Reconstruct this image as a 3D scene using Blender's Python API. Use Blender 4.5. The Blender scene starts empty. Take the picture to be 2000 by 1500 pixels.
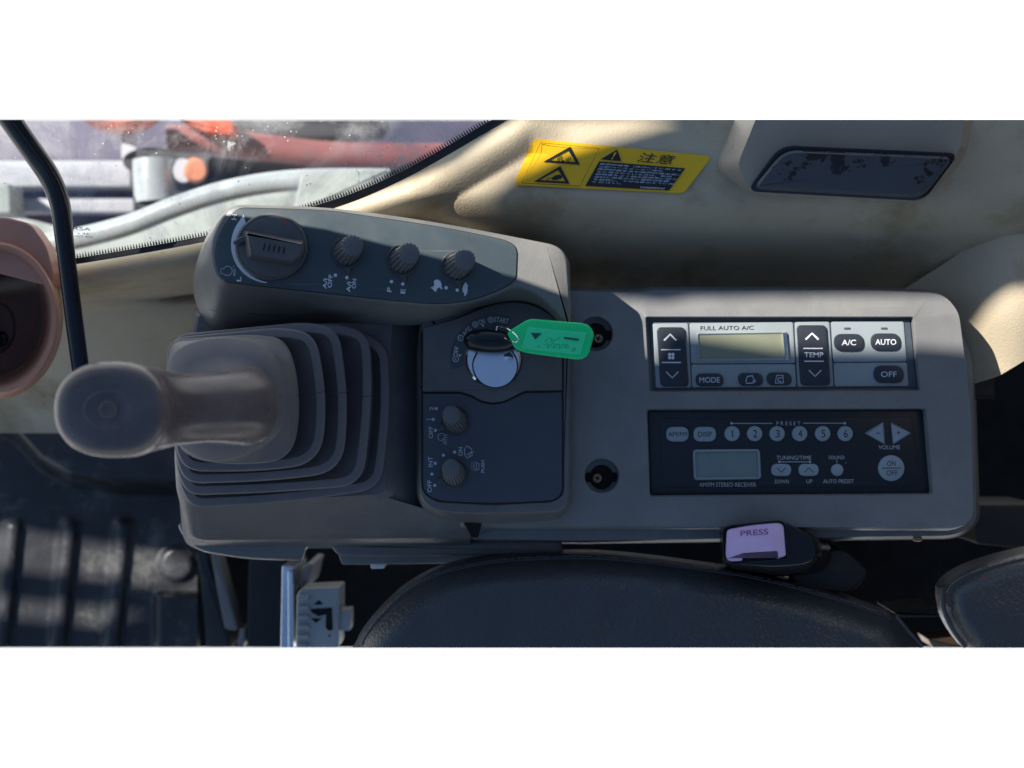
import bpy, bmesh, math, random
from mathutils import Vector, Matrix, noise as mnoise
random.seed(7)
S = bpy.context.scene
C = S.collection
# ------------------------------------------------------------------ camera, sky, sun, exposure
CAM_H = 1.0
WID = 0.65                       # metres seen across the frame at z = 0
K = WID / 2000.0
cam_d = bpy.data.cameras.new('camera'); cam = bpy.data.objects.new('camera', cam_d); C.objects.link(cam)
cam.location = (0, 0, CAM_H); cam_d.sensor_width = 36; cam_d.lens = 36 * CAM_H / WID
cam_d.clip_start = 0.02; cam_d.clip_end = 2000
cam_d.dof.use_dof = True; cam_d.dof.focus_distance = 0.99; cam_d.dof.aperture_fstop = 5.6
S.camera = cam
ELEV = math.radians(41.0)
SUN = Vector((-0.82 * math.cos(ELEV), 0.57 * math.cos(ELEV), math.sin(ELEV))).normalized()
w = bpy.data.worlds.new('World'); S.world = w; w.use_nodes = True
nt = w.node_tree; nt.nodes.clear()
sky = nt.nodes.new('ShaderNodeTexSky'); sky.sky_type = 'NISHITA'; sky.sun_disc = False
sky.dust_density = 0.2; sky.ozone_density = 4.0; sky.air_density = 1.3; sky.sun_elevation = ELEV; sky.sun_rotation = math.atan2(SUN.x, SUN.y)
bg = nt.nodes.new('ShaderNodeBackground'); bg.inputs[1].default_value = 0.06
wo = nt.nodes.new('ShaderNodeOutputWorld')
nt.links.new(sky.outputs[0], bg.inputs[0]); nt.links.new(bg.outputs[0], wo.inputs[0])
sl = bpy.data.lights.new('sun', 'SUN'); sl.energy = 5.0; sl.angle = math.radians(0.35); sl.color = (1.0, 0.955, 0.88)
so = bpy.data.objects.new('sun', sl); C.objects.link(so); so.location = SUN * 5
so.rotation_euler = SUN.to_track_quat('Z', 'Y').to_euler()
S.view_settings.view_transform = 'Standard'; S.view_settings.look = 'None'
S.view_settings.exposure = 0.75; S.view_settings.gamma = 1
TOP, BOT = 234, 1265             # the photographed part of the cab reaches this far

# ------------------------------------------------------------------ helpers
def P(px, py, z):
    f = K * (CAM_H - z) / CAM_H
    return Vector(((px - 1000) * f, (750 - py) * f, z))

def L(o, label=None, cat=None, group=None, kind=None):
    if label: o['label'] = label
    if cat: o['category'] = cat
    if group: o['group'] = group
    if kind: o['kind'] = kind
    return o

def thing(name, label, cat, loc, group=None):
    o = bpy.data.objects.new(name, None); C.objects.link(o)
    o.location = P(*loc); o.empty_display_size = 0.01
    return L(o, label, cat, group)

def rootloc(p):
    while p.parent: p = p.parent
    return p.location.copy()

def finish(name, bm, mat, parent=None, smooth=32, origin=None):
    bmesh.ops.remove_doubles(bm, verts=bm.verts, dist=1e-6)
    bmesh.ops.recalc_face_normals(bm, faces=bm.faces)
    me = bpy.data.meshes.new(name); 
    if smooth:
        for f in bm.faces: f.smooth = True
    if parent is not None: off = rootloc(parent)
    else:
        off = Vector((0, 0, 0))
        if len(bm.verts):
            lo = [min(v.co[i] for v in bm.verts) for i in range(3)]; hi = [max(v.co[i] for v in bm.verts) for i in range(3)]
            off = Vector(((lo[0] + hi[0]) / 2, (lo[1] + hi[1]) / 2, lo[2]))
    bmesh.ops.translate(bm, verts=bm.verts, vec=-off)
    bm.to_mesh(me); bm.free()
    if smooth:
        me.set_sharp_from_angle(angle=math.radians(smooth))
    me.materials.append(mat)
    o = bpy.data.objects.new(name, me); C.objects.link(o)
    if parent is not None: o.parent = parent
    else: o.location = off
    return o

def rounded(cs, r, n=5):
    """polygon with its corners rounded off; a corner is (x, y) or (x, y, own radius)"""
    out = []; m = len(cs)
    for i, c in enumerate(cs):
        p = Vector(c[:2]); rr = c[2] if len(c) > 2 else r
        a = Vector(cs[i - 1][:2]); b = Vector(cs[(i + 1) % m][:2])
        da = a - p; db = b - p
        ra = min(rr, da.length * .49); rb = min(rr, db.length * .49)
        s = p + da.normalized() * ra; e = p + db.normalized() * rb
        for k in range(n + 1):
            t = k / n
            q = s * (1 - t) ** 2 + p * 2 * t * (1 - t) + e * t * t
            out.append((q.x, q.y))
    return out

def offset(pts, d):
    """move a closed outline inwards by d pixels"""
    m = len(pts); A = 0
    for i in range(m):
        x0, y0 = pts[i][:2]; x1, y1 = pts[(i + 1) % m][:2]; A += x0 * y1 - x1 * y0
    s = 1 if A > 0 else -1; out = []
    for i in range(m):
        p = Vector(pts[i][:2]); a = Vector(pts[i - 1][:2]); b = Vector(pts[(i + 1) % m][:2])
        e1 = (p - a); e2 = (b - p)
        if e1.length < 1e-6: e1 = e2
        if e2.length < 1e-6: e2 = e1
        n1 = Vector((-e1.y, e1.x)).normalized() * s; n2 = Vector((-e2.y, e2.x)).normalized() * s
        nn = n1 + n2
        nn = nn.normalized() if nn.length > 1e-6 else n1
        k = 1 / max(0.45, nn.dot(n1))
        q = p + nn * d * k
        out.append((q.x, q.y) + tuple(pts[i][2:]))
    return out

def shrink(pts, z, fs=(.7, .4, .1, .02)):
    """rings closing towards the middle, for caps that are not quite flat"""
    cx = sum(p[0] for p in pts) / len(pts); cy = sum(p[1] for p in pts) / len(pts)
    return [([(cx + (p[0] - cx) * f, cy + (p[1] - cy) * f) for p in pts], z) for f in fs]

def reproj(pts, z_from, z_to):
    """same world x, y at another height"""
    f = (CAM_H - z_from) / (CAM_H - z_to)
    return [(1000 + (p[0] - 1000) * f, 750 + (p[1] - 750) * f) + tuple(p[2:]) for p in pts]

def zat(z, x, y): return z(x, y) if callable(z) else z

def loft_bm(rings, cap_top=True, cap_bot=False, bm=None):
    bm = bm or bmesh.new(); loops = []
    for pts, z in rings:
        loops.append([bm.verts.new(P(p[0], p[1], zat(z, p[0], p[1]))) for p in pts])
    m = len(loops[0])
    for a, b in zip(loops, loops[1:]):
        for i in range(m):
            j = (i + 1) % m
            try: bm.faces.new((a[i], a[j], b[j], b[i]))
            except ValueError: pass
    if cap_top: bm.faces.new(loops[-1])
    if cap_bot: bm.faces.new(list(reversed(loops[0])))
    return bm

def slab_rings(pts, z0, z1, bev, grow=0, bz=None, steps=3):
    bz = bz if bz is not None else bev * K
    f0 = (lambda x, y: zat(z1, x, y) - bz)
    zt = z1(1000, 750) if callable(z1) else z1
    base = reproj(offset(pts, -grow), zt, z0) if not callable(z1) else offset(pts, -grow)
    rings = [(base, z0), (pts, f0)]
    for k in range(1, steps + 1):
        a = math.pi / 2 * k / steps
        rings.append((offset(pts, bev * (1 - math.cos(a))), (lambda x, y, a=a: zat(z1, x, y) - bz * (1 - math.sin(a)))))
    return rings

def slab(name, cs, r, z0, z1, bev, mat, parent=None, grow=0, bz=None, n=5, smooth=32, steps=3):
    pts = rounded(cs, r, n) if r is not None else cs
    if bev <= 0:
        base = reproj(offset(pts, -grow), z1, z0) if not callable(z1) else offset(pts, -grow)
        bm = loft_bm([(base, z0), (pts, z1)])
    else: bm = loft_bm(slab_rings(pts, z0, z1, bev, grow, bz, steps))
    return finish(name, bm, mat, parent, smooth)

def ell(cx, cy, rx, ry=None, n=32, a0=0):
    ry = ry or rx
    return [(cx + rx * math.cos(a0 + 2 * math.pi * k / n), cy + ry * math.sin(a0 + 2 * math.pi * k / n)) for k in range(n)]

def rect(cx, cy, w, h, rot=0, shx=0):
    """four corners; rot in degrees (clockwise on the picture), shx leans the sides"""
    a = math.radians(rot); out = []
    for sx, sy in ((-1, -1), (1, -1), (1, 1), (-1, 1)):
        x = sx * w / 2 + shx * sy * h / 2; y = sy * h / 2
        out.append((cx + x * math.cos(a) - y * math.sin(a), cy + x * math.sin(a) + y * math.cos(a)))
    return out

def flat(name, pts, z, mat, parent, th=0.0003):
    """thin printed shape with a hair of thickness"""
    bm = loft_bm([(pts, (lambda x, y: zat(z, x, y) - th)), (pts, z)])
    return finish(name, bm, mat, parent, smooth=0)

def stroke_bm(pts, wpx, z, closed=False, bm=None):
    bm = bm or bmesh.new(); m = len(pts); a = []; b = []
    for i in range(m):
        p = Vector(pts[i]); 
        q0 = Vector(pts[i - 1]) if (i > 0 or closed) else p
        q1 = Vector(pts[(i + 1) % m]) if (i < m - 1 or closed) else p
        d = (q1 - q0).normalized() if (q1 - q0).length > 0 else Vector((1, 0))
        nn = Vector((-d.y, d.x)) * wpx / 2
        a.append(bm.verts.new(P(p.x + nn.x, p.y + nn.y, zat(z, p.x, p.y)))); b.append(bm.verts.new(P(p.x - nn.x, p.y - nn.y, zat(z, p.x, p.y))))
    for i in range(m if closed else m - 1):
        j = (i + 1) % m
        bm.faces.new((a[i], a[j], b[j], b[i]))
    return bm

def strokes(name, lines, wpx, z, mat, parent):
    bm = bmesh.new()
    for l in lines: stroke_bm(l[0] if isinstance(l, tuple) else l, wpx, z, isinstance(l, tuple), bm)
    return finish(name, bm, mat, parent, smooth=0)

def tube_bm(path, rad, n=14, asp=1.0, caps=True, normals=None, bm=None):
    """sweep in world space; path of Vectors, rad number or list"""
    bm = bm or bmesh.new(); loops = []; m = len(path)
    for i, p in enumerate(path):
        if normals: d = Vector(normals[i]).normalized()
        else: d = (path[min(i + 1, m - 1)] - path[max(i - 1, 0)]).normalized()
        up = Vector((0, 0, 1)) if abs(d.z) < 0.9 else Vector((1, 0, 0))
        if normals: up = Vector((0, 1, 0))
        s = d.cross(up).normalized(); u = s.cross(d).normalized()
        r = rad[i] if isinstance(rad, (list, tuple)) else rad
        loops.append([bm.verts.new(p + s * r * math.cos(2 * math.pi * k / n) + u * r * asp * math.sin(2 * math.pi * k / n)) for k in range(n)])
    for a, b in zip(loops, loops[1:]):
        for i in range(n): bm.faces.new((a[i], a[(i + 1) % n], b[(i + 1) % n], b[i]))
    if caps: bm.faces.new(loops[0]); bm.faces.new(list(reversed(loops[-1])))
    return bm

def spline(pts, n=8):
    """Catmull-Rom through tuples of any length"""
    out = []; m = len(pts)
    for i in range(m - 1):
        p0 = pts[max(i - 1, 0)]; p1 = pts[i]; p2 = pts[i + 1]; p3 = pts[min(i + 2, m - 1)]
        for k in range(n):
            t = k / n
            out.append(tuple(0.5 * (2 * b + (c - a) * t + (2 * a - 5 * b + 4 * c - d) * t * t + (3 * b - a - 3 * c + d) * t ** 3) for a, b, c, d in zip(p0, p1, p2, p3)))
    out.append(tuple(pts[-1])); return out

def spline_closed(pts, n=6):
    m = len(pts); out = []
    for i in range(m):
        p0 = pts[i - 1]; p1 = pts[i]; p2 = pts[(i + 1) % m]; p3 = pts[(i + 2) % m]
        for k in range(n):
            t = k / n
            out.append(tuple(0.5 * (2 * b + (c - a) * t + (2 * a - 5 * b + 4 * c - d) * t * t + (3 * b - a - 3 * c + d) * t ** 3) for a, b, c, d in zip(p0, p1, p2, p3)))
    return out

def interp(tab, x):
    if x <= tab[0][0]: return tab[0][1]
    for (a, b), (c, d) in zip(tab, tab[1:]):
        if x <= c: return b + (d - b) * (x - a) / (c - a)
    return tab[-1][1]

def sstep(a, b, x):
    t = max(0, min(1, (x - a) / (b - a))); return t * t * (3 - 2 * t)

def grid(name, xs, y0, y1, ny, zf, mat, parent=None, skirt=0, power=1.0):
    bm = bmesh.new(); V = []
    for x in xs:
        a, b = y0(x), y1(x)
        V.append([bm.verts.new(P(x, a + (b - a) * (j / ny) ** power, zf(x, a + (b - a) * (j / ny) ** power))) for j in range(ny + 1)])
    for A, B in zip(V, V[1:]):
        for j in range(ny): bm.faces.new((A[j], A[j + 1], B[j + 1], B[j]))
    if skirt:
        bd = [e for e in bm.edges if len(e.link_faces) == 1]
        r = bmesh.ops.extrude_edge_only(bm, edges=bd)
        vs = [v for v in r['geom'] if isinstance(v, bmesh.types.BMVert)]
        for v in vs: v.co.z -= skirt
    return finish(name, bm, mat, parent, 45)

def holes_bm(outer, holes, z, side_rings=()):
    """flat top at z with sunk pockets: holes are (pts, depth, floor?)"""
    bm = bmesh.new(); edges = []; loops = []
    def loop(pts):
        vs = [bm.verts.new(P(p[0], p[1], z)) for p in pts]
        es = [bm.edges.new((vs[i], vs[(i + 1) % len(vs)])) for i in range(len(vs))]
        edges.extend(es); return vs
    lo = loop(outer); hl = [loop(h[0]) for h in holes]
    bmesh.ops.triangle_fill(bm, use_beauty=True, use_dissolve=False, edges=edges)
    prev = lo
    for pts, zz in side_rings:
        cur = [bm.verts.new(P(p[0], p[1], zat(zz, p[0], p[1]))) for p in pts]
        for i in range(len(cur)):
            j = (i + 1) % len(cur); bm.faces.new((prev[i], prev[j], cur[j], cur[i]))
        prev = cur
    for vs, h in zip(hl, holes):
        pts = reproj(h[0], z, z - h[1]); bev = offset(h[0], 1.6)
        mid = [bm.verts.new(P(p[0], p[1], z - 0.0006)) for p in bev]
        low = [bm.verts.new(P(p[0], p[1], z - h[1])) for p in offset(pts, 2.2)]
        for A, B in ((vs, mid), (mid, low)):
            for i in range(len(A)):
                j = (i + 1) % len(A); bm.faces.new((A[i], A[j], B[j], B[i]))
        if h[2]: bm.faces.new(low)
    return bm

_tcache = {}
def text(s, cx, cy, w, h, mat, parent, z, ang=0, bold=0.0, mapf=None, name='lettering', shear=0):
    """a line of print: w x h pixels, ang degrees counter-clockwise; mapf turns (u, v) into a pixel"""
    key = (s, bold)
    if key not in _tcache:
        cu = bpy.data.curves.new('t', 'FONT'); cu.body = s; cu.resolution_u = 3; cu.offset = bold
        ob = bpy.data.objects.new('t', cu); C.objects.link(ob)
        dg = bpy.context.evaluated_depsgraph_get(); me = bpy.data.meshes.new_from_object(ob.evaluated_get(dg))
        vs = [tuple(v.co) for v in me.vertices]; fs = [tuple(p.vertices) for p in me.polygons]
        bpy.data.objects.remove(ob); bpy.data.curves.remove(cu); bpy.data.meshes.remove(me)
        _tcache[key] = (vs, fs)
    vs, fs = _tcache[key]
    if not vs: return None
    x0 = min(v[0] for v in vs); x1 = max(v[0] for v in vs); y0 = min(v[1] for v in vs); y1 = max(v[1] for v in vs)
    a = math.radians(ang); bm = bmesh.new(); bv = []
    for v in vs:
        u = ((v[0] - x0) / (x1 - x0) - .5) * w if x1 - x0 > .12 or w < h * .5 else (v[0] - (x0 + x1) / 2) / (y1 - y0) * h
        q = ((v[1] - y0) / (y1 - y0) - .5) * h
        u += q * shear
        if mapf: px, py = mapf(cx + u, cy - q)
        else: px, py = cx + u * math.cos(a) - q * math.sin(a), cy - (u * math.sin(a) + q * math.cos(a))
        bv.append(bm.verts.new(P(px, py, zat(z, px, py))))
    for f in fs:
        try: bm.faces.new([bv[i] for i in f])
        except ValueError: pass
    me = bpy.data.meshes.new(name); off = rootloc(parent)
    bmesh.ops.translate(bm, verts=bm.verts, vec=-off); bm.normal_update()
    up = sum(f.normal.z for f in bm.faces)
    if up < 0: bmesh.ops.reverse_faces(bm, faces=bm.faces)
    bm.to_mesh(me); bm.free(); me.materials.append(mat)
    o = bpy.data.objects.new(name, me); C.objects.link(o); o.parent = parent
    return o

# ------------------------------------------------------------------ materials
def mat(name, col, rough=0.5, metal=0.0, var=0.12, vscale=25, bump=0.15, bscale=900, spec=0.5, dirt=None, dirt_amt=0.0, dirt_scale=60,
        speck=0.0, sss=0.0, coat=0.0, rvar=0.1, trans=0.0, dust=0.0):
    m = bpy.data.materials.new(name); m.use_nodes = True
    t = m.node_tree; N = t.nodes; b = N['Principled BSDF']
    tc = N.new('ShaderNodeTexCoord')
    def nz(scale, det=4, rough_=0.6):
        n = N.new('ShaderNodeTexNoise'); n.inputs['Scale'].default_value = scale; n.inputs['Detail'].default_value = det
        n.inputs['Roughness'].default_value = rough_; t.links.new(tc.outputs['Object'], n.inputs['Vector']); return n
    def ramp(src, a, b_, c0=(0, 0, 0, 1), c1=(1, 1, 1, 1)):
        r = N.new('ShaderNodeValToRGB'); r.color_ramp.elements[0].position = a; r.color_ramp.elements[1].position = b_
        r.color_ramp.elements[0].color = c0; r.color_ramp.elements[1].color = c1
        t.links.new(src, r.inputs[0]); return r
    def mix(fac, A, B):
        x = N.new('ShaderNodeMix'); x.data_type = 'RGBA'
        if isinstance(fac, (int, float)): x.inputs[0].default_value = fac
        else: t.links.new(fac, x.inputs[0])
        for s_, v in ((6, A), (7, B)):
            if isinstance(v, tuple): x.inputs[s_].default_value = v
            else: t.links.new(v, x.inputs[s_])
        return x.outputs[2]
    c = tuple(col) + (1,)
    n1 = nz(vscale)
    lo = tuple(max(0, v * (1 - var)) for v in col) + (1,); hi = tuple(min(1, v * (1 + var)) for v in col) + (1,)
    cur = ramp(n1.outputs[0], .3, .7, lo, hi).outputs[0]
    if dirt is not None and dirt_amt > 0:
        n2 = nz(dirt_scale, 8, .7)
        r = ramp(n2.outputs[0], 1 - dirt_amt - .12, 1 - dirt_amt + .08)
        cur = mix(r.outputs[0], cur, tuple(dirt) + (1,))
    if dust > 0:
        n4 = nz(9, 6, .7); r4 = ramp(n4.outputs[0], .42, .78, (0, 0, 0, 1), (dust, dust, dust, 1))
        cur = mix(r4.outputs[0], cur, (.42, .40, .36, 1))
    if dust > 0:                                           # fine hair scratches and rubbed streaks
        for k_, (rot_, sc_) in enumerate(((.5, (14, 420, 14)), (-.9, (20, 600, 20)))):
            mp = N.new('ShaderNodeMapping'); mp.inputs['Rotation'].default_value = (0, 0, rot_); mp.inputs['Scale'].default_value = sc_
            t.links.new(tc.outputs['Object'], mp.inputs[0])
            ns = N.new('ShaderNodeTexNoise'); ns.inputs['Scale'].default_value = 1; ns.inputs['Detail'].default_value = 2
            t.links.new(mp.outputs[0], ns.inputs[0]); rs = ramp(ns.outputs[0], .72, .77, (0, 0, 0, 1), (.16, .16, .16, 1))
            cur = mix(rs.outputs[0], cur, (.34, .33, .31, 1))
        ng = nz(5.5, 8, .75); rg_ = ramp(ng.outputs[0], .50, .72, (0, 0, 0, 1), (.45, .45, .45, 1))
        cur = mix(rg_.outputs[0], cur, tuple(v * .62 for v in col) + (1,))
    if speck > 0:
        v = N.new('ShaderNodeTexVoronoi'); v.inputs['Scale'].default_value = 160; t.links.new(tc.outputs['Object'], v.inputs['Vector'])
        r = ramp(v.outputs['Distance'], .02 + .10 * speck, .05 + .12 * speck, (1, 1, 1, 1), (0, 0, 0, 1))
        n3 = nz(35, 2); r3 = ramp(n3.outputs[0], .60, .66)
        mm = N.new('ShaderNodeMath'); mm.operation = 'MULTIPLY'; t.links.new(r.outputs[0], mm.inputs[0]); t.links.new(r3.outputs[0], mm.inputs[1])
        cur = mix(mm.outputs[0], cur, (.75, .73, .7, 1))
    t.links.new(cur, b.inputs['Base Color'])
    rr = ramp(nz(vscale * 2.3, 6).outputs[0], .3, .75, (max(0.02, rough - rvar),) * 3 + (1,), (min(1, rough + rvar),) * 3 + (1,))
    t.links.new(rr.outputs[0], b.inputs['Roughness'])
    b.inputs['Metallic'].default_value = metal
    b.inputs['Specular IOR Level'].default_value = spec
    if sss: b.inputs['Subsurface Weight'].default_value = sss; b.inputs['Subsurface Radius'].default_value = (.004, .006, .004); b.inputs['Subsurface Scale'].default_value = 1
    if coat: b.inputs['Coat Weight'].default_value = coat; b.inputs['Coat Roughness'].default_value = .08
    if trans: b.inputs['Transmission Weight'].default_value = trans
    if bump > 0:
        bn = N.new('ShaderNodeBump'); bn.inputs['Strength'].default_value = bump; bn.inputs['Distance'].default_value = 0.0006
        t.links.new(nz(bscale, 3).outputs[0], bn.inputs['Height']); t.links.new(bn.outputs[0], b.inputs['Normal'])
    return m

M = {}
M['plastic'] = mat('grey_plastic', (.115, .112, .115), .42, var=.10, bump=.25, dust=.25, speck=.15)
M['plastic_box'] = mat('grey_plastic_box', (.165, .160, .152), .42, var=.10, bump=.25, dust=.3, speck=.2)
M['deck'] = mat('deck_plastic', (.20, .198, .195), .37, var=.12, bump=.3, dust=.30, speck=.1)
M['face'] = mat('dark_faceplate', (.058, .078, .088), .36, var=.08, bump=.08, speck=.5, dust=.08)
M['face2'] = mat('navy_faceplate', (.060, .070, .090), .38, var=.08, bump=.08, speck=.15)
M['knob'] = mat('knob_plastic', (.075, .075, .075), .35, bump=.1)
M['knobtop'] = mat('knob_cap', (.13, .13, .135), .38, bump=.3)
M['seam'] = mat('seam_black', (.008, .008, .009), .7, bump=0)
M['rubber'] = mat('boot_rubber', (.145, .13, .14), .50, var=.08, bump=.35, bscale=1500, dust=.2)
M['grip'] = mat('grip_rubber', (.125, .10, .10), .27, var=.3, bump=.1, dust=.08)
M['white'] = mat('white_print', (.78, .80, .82), .5, var=.04, bump=0)
M['pale'] = mat('pale_print', (.50, .52, .56), .5, var=.06, bump=0)
M['dim'] = mat('dim_print', (.13, .15, .17), .5, var=.2, vscale=300, bump=0)
M['ink'] = mat('ink_print', (.02, .022, .028), .5, var=.1, bump=0)
M['black'] = mat('black_gloss', (.010, .011, .013), .22, bump=.05)
M['blackm'] = mat('black_matt', (.014, .014, .016), .55, bump=.2)
M['pit'] = mat('pit_black', (.004, .004, .004), .8, bump=0)
M['chrome'] = mat('chrome', (.80, .82, .86), .12, rvar=.03, metal=1, var=.05, bump=.03)
M['steel'] = mat('brushed_steel', (.80, .84, .90), .22, metal=1, var=.02, bump=.05, bscale=5000, rvar=.03)
M['brass'] = mat('brass_screw', (.35, .22, .14), .35, metal=1, bump=.1)
M['green'] = mat('green_tag', (.01, .88, .27), .22, var=.05, bump=.03, sss=.2)
M['greenlabel'] = mat('green_label', (.05, .98, .40), .4, var=.04, bump=0)
M['greenink'] = mat('green_ink', (.005, .13, .075), .5, bump=0)
M['silver'] = mat('fascia_silver', (.29, .325, .335), .34, var=.06, bump=.1)
M['silver2'] = mat('fascia_groove', (.06, .08, .10), .45, var=.06, bump=.05)
M['btn'] = mat('navy_button', (.030, .035, .045), .33, var=.1, bump=.08, speck=.1)
M['rbtn'] = mat('radio_button', (.30, .36, .38), .4, var=.08, bump=.1, dirt=(.15, .16, .15), dirt_amt=.22, dirt_scale=150)
M['rface'] = mat('radio_face', (.013, .017, .022), .33, var=.1, bump=.05, speck=.1)
M['lcd'] = mat('lcd_khaki', (.24, .25, .17), .12, var=.10, vscale=18, bump=0, coat=.5)
M['lcd2'] = mat('lcd_teal', (.20, .25, .24), .14, var=.10, vscale=30, bump=0, coat=.5)
M['cream'] = mat('cream_trim', (.60, .54, .46), .55, var=.10, vscale=12, bump=.5, bscale=700, dirt=(.10, .085, .06), dirt_amt=.30, dirt_scale=18)
M['wall'] = mat('wall_trim', (.57, .475, .33), .55, var=.16, vscale=7, bump=.5, bscale=700, dirt=(.34, .25, .13), dirt_amt=.36, dirt_scale=13)
M['holder'] = mat('cupholder_plastic', (.58, .27, .18), .40, var=.08, bump=.15)
M['holder2'] = mat('cupholder_inner', (.24, .15, .12), .5, var=.2, bump=.2)
M['leather'] = None
M['mat'] = mat('rubber_mat', (.032, .033, .037), .40, var=.25, vscale=40, bump=.5, bscale=250, dirt=(.16, .155, .14), dirt_amt=.33, dirt_scale=26)
M['yellow'] = mat('sticker_yellow', (.98, .56, .012), .38, var=.05, bump=.05, dirt=(.35, .22, .03), dirt_amt=.22, dirt_scale=40)
M['sblack'] = mat('sticker_black', (.018, .019, .02), .4, bump=0)
M['sblue'] = mat('sticker_pale_print', (.50, .56, .66), .5, var=.05, bump=0)
M['pink'] = mat('pink_button', (.98, .62, .88), .4, var=.05, vscale=60, bump=.1, sss=.1)
M['pinkink'] = mat('pink_engraving', (.28, .10, .26), .6, bump=0)
M['galv'] = mat('galvanised_bracket', (.42, .43, .43), .4, metal=.25, var=.12, bump=.3)
M['orange'] = mat('orange_paint', (.72, .10, .025), .35, var=.08, bump=.05, dirt=(.35, .2, .15), dirt_amt=.25)
M['salmon'] = mat('faded_red_paint', (.26, .085, .08), .45, var=.15, bump=.05, dirt=(.20, .18, .22), dirt_amt=.4, dirt_scale=8)
M['extwhite'] = mat('white_paint', (.50, .50, .54), .4, var=.05, bump=.05)
M['extgrey'] = mat('mauve_deck', (.11, .095, .15), .5, var=.35, vscale=5, bump=.05)
M['extdark'] = mat('dark_rubber', (.04, .04, .045), .4, bump=.1)
M['hose'] = mat('silver_hose', (.46, .49, .50), .3, metal=.2, bump=.05)
M['concrete'] = mat('pale_cover', (.40, .43, .41), .5, var=.2, vscale=14, bump=.1, dirt=(.17, .20, .20), dirt_amt=.42, dirt_scale=12)
M['ground'] = mat('white_ground', (.68, .68, .68), .9, var=.01, vscale=2, bump=0, spec=.1)
M['bolt'] = mat('bolt_orange', (.60, .22, .12), .4, bump=.1)
M['navybar'] = mat('navy_bar', (.008, .012, .022), .16, bump=.05, var=.3, spec=.6)
M['red'] = mat('red_speck', (.7, .03, .02), .5, bump=0)

def leather():
    m = bpy.data.materials.new('black_vinyl'); m.use_nodes = True; t = m.node_tree; N = t.nodes; b = N['Principled BSDF']
    b.inputs['Base Color'].default_value = (.060, .062, .066, 1); b.inputs['Roughness'].default_value = .32; b.inputs['Coat Weight'].default_value = .25; b.inputs['Coat Roughness'].default_value = .3
    tc = N.new('ShaderNodeTexCoord')
    n = N.new('ShaderNodeTexNoise'); n.inputs['Scale'].default_value = 28; n.inputs['Detail'].default_value = 3; t.links.new(tc.outputs['Object'], n.inputs[0])
    mp = N.new('ShaderNodeVectorMath'); mp.operation = 'MULTIPLY_ADD'
    t.links.new(n.outputs['Color'], mp.inputs[0]); mp.inputs[1].default_value = (.02, .02, .02); t.links.new(tc.outputs['Object'], mp.inputs[2])
    sc = N.new('ShaderNodeVectorMath'); sc.operation = 'MULTIPLY'; sc.inputs[1].default_value = (1.0, .55, 1.0); t.links.new(mp.outputs[0], sc.inputs[0])
    v = N.new('ShaderNodeTexVoronoi'); v.feature = 'DISTANCE_TO_EDGE'; v.inputs['Scale'].default_value = 380; t.links.new(sc.outputs[0], v.inputs['Vector'])
    r = N.new('ShaderNodeValToRGB'); r.color_ramp.elements[0].position = 0; r.color_ramp.elements[1].position = .16; t.links.new(v.outputs[0], r.inputs[0])
    v2 = N.new('ShaderNodeTexNoise'); v2.inputs['Scale'].default_value = 60; v2.inputs['Detail'].default_value = 6; v2.inputs['Distortion'].default_value = 2.5
    t.links.new(sc.outputs[0], v2.inputs['Vector'])
    ad = N.new('ShaderNodeMath'); ad.operation = 'MULTIPLY_ADD'; ad.inputs[1].default_value = 2.2
    t.links.new(v2.outputs[0], ad.inputs[0]); t.links.new(r.outputs[0], ad.inputs[2])
    bn = N.new('ShaderNodeBump'); bn.inputs['Strength'].default_value = .32; bn.inputs['Distance'].default_value = .0006
    t.links.new(ad.outputs[0], bn.inputs['Height']); t.links.new(bn.outputs[0], b.inputs['Normal'])
    return m
M['leather'] = leather()

def worn():
    m = mat('worn_grey_paint', (.085, .09, .11), .42, bump=.1); t = m.node_tree; N = t.nodes; b = N['Principled BSDF']
    tc = N.new('ShaderNodeTexCoord'); n = N.new('ShaderNodeTexNoise'); n.inputs['Scale'].default_value = 48; n.inputs['Detail'].default_value = 9
    n.inputs['Roughness'].default_value = .68; t.links.new(tc.outputs['Object'], n.inputs[0])
    sx = N.new('ShaderNodeSeparateXYZ'); t.links.new(tc.outputs['Object'], sx.inputs[0])
    ma = N.new('ShaderNodeMath'); ma.operation = 'MULTIPLY_ADD'; ma.inputs[1].default_value = 7.0; t.links.new(sx.outputs[1], ma.inputs[0]); t.links.new(n.outputs[0], ma.inputs[2])
    r = N.new('ShaderNodeValToRGB'); r.color_ramp.elements[0].position = .50; r.color_ramp.elements[1].position = .515
    r.color_ramp.elements[0].color = (.07, .075, .09, 1); r.color_ramp.elements[1].color = (.018, .018, .018, 1)
    t.links.new(ma.outputs[0], r.inputs[0]); t.links.new(r.outputs[0], b.inputs['Base Color'])
    r2 = N.new('ShaderNodeValToRGB'); r2.color_ramp.elements[0].position = .50; r2.color_ramp.elements[1].position = .515
    r2.color_ramp.elements[0].color = (.5, .5, .5, 1); r2.color_ramp.elements[1].color = (.22, .22, .22, 1)
    t.links.new(ma.outputs[0], r2.inputs[0]); t.links.new(r2.outputs[0], b.inputs['Roughness'])
    bn = N.new('ShaderNodeBump'); bn.invert = True; bn.inputs['Strength'].default_value = .5; bn.inputs['Distance'].default_value = .0008
    t.links.new(r2.outputs[0], bn.inputs['Height']); bn.invert = False; t.links.new(bn.outputs[0], b.inputs['Normal'])
    return m
M['worn'] = worn()

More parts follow.
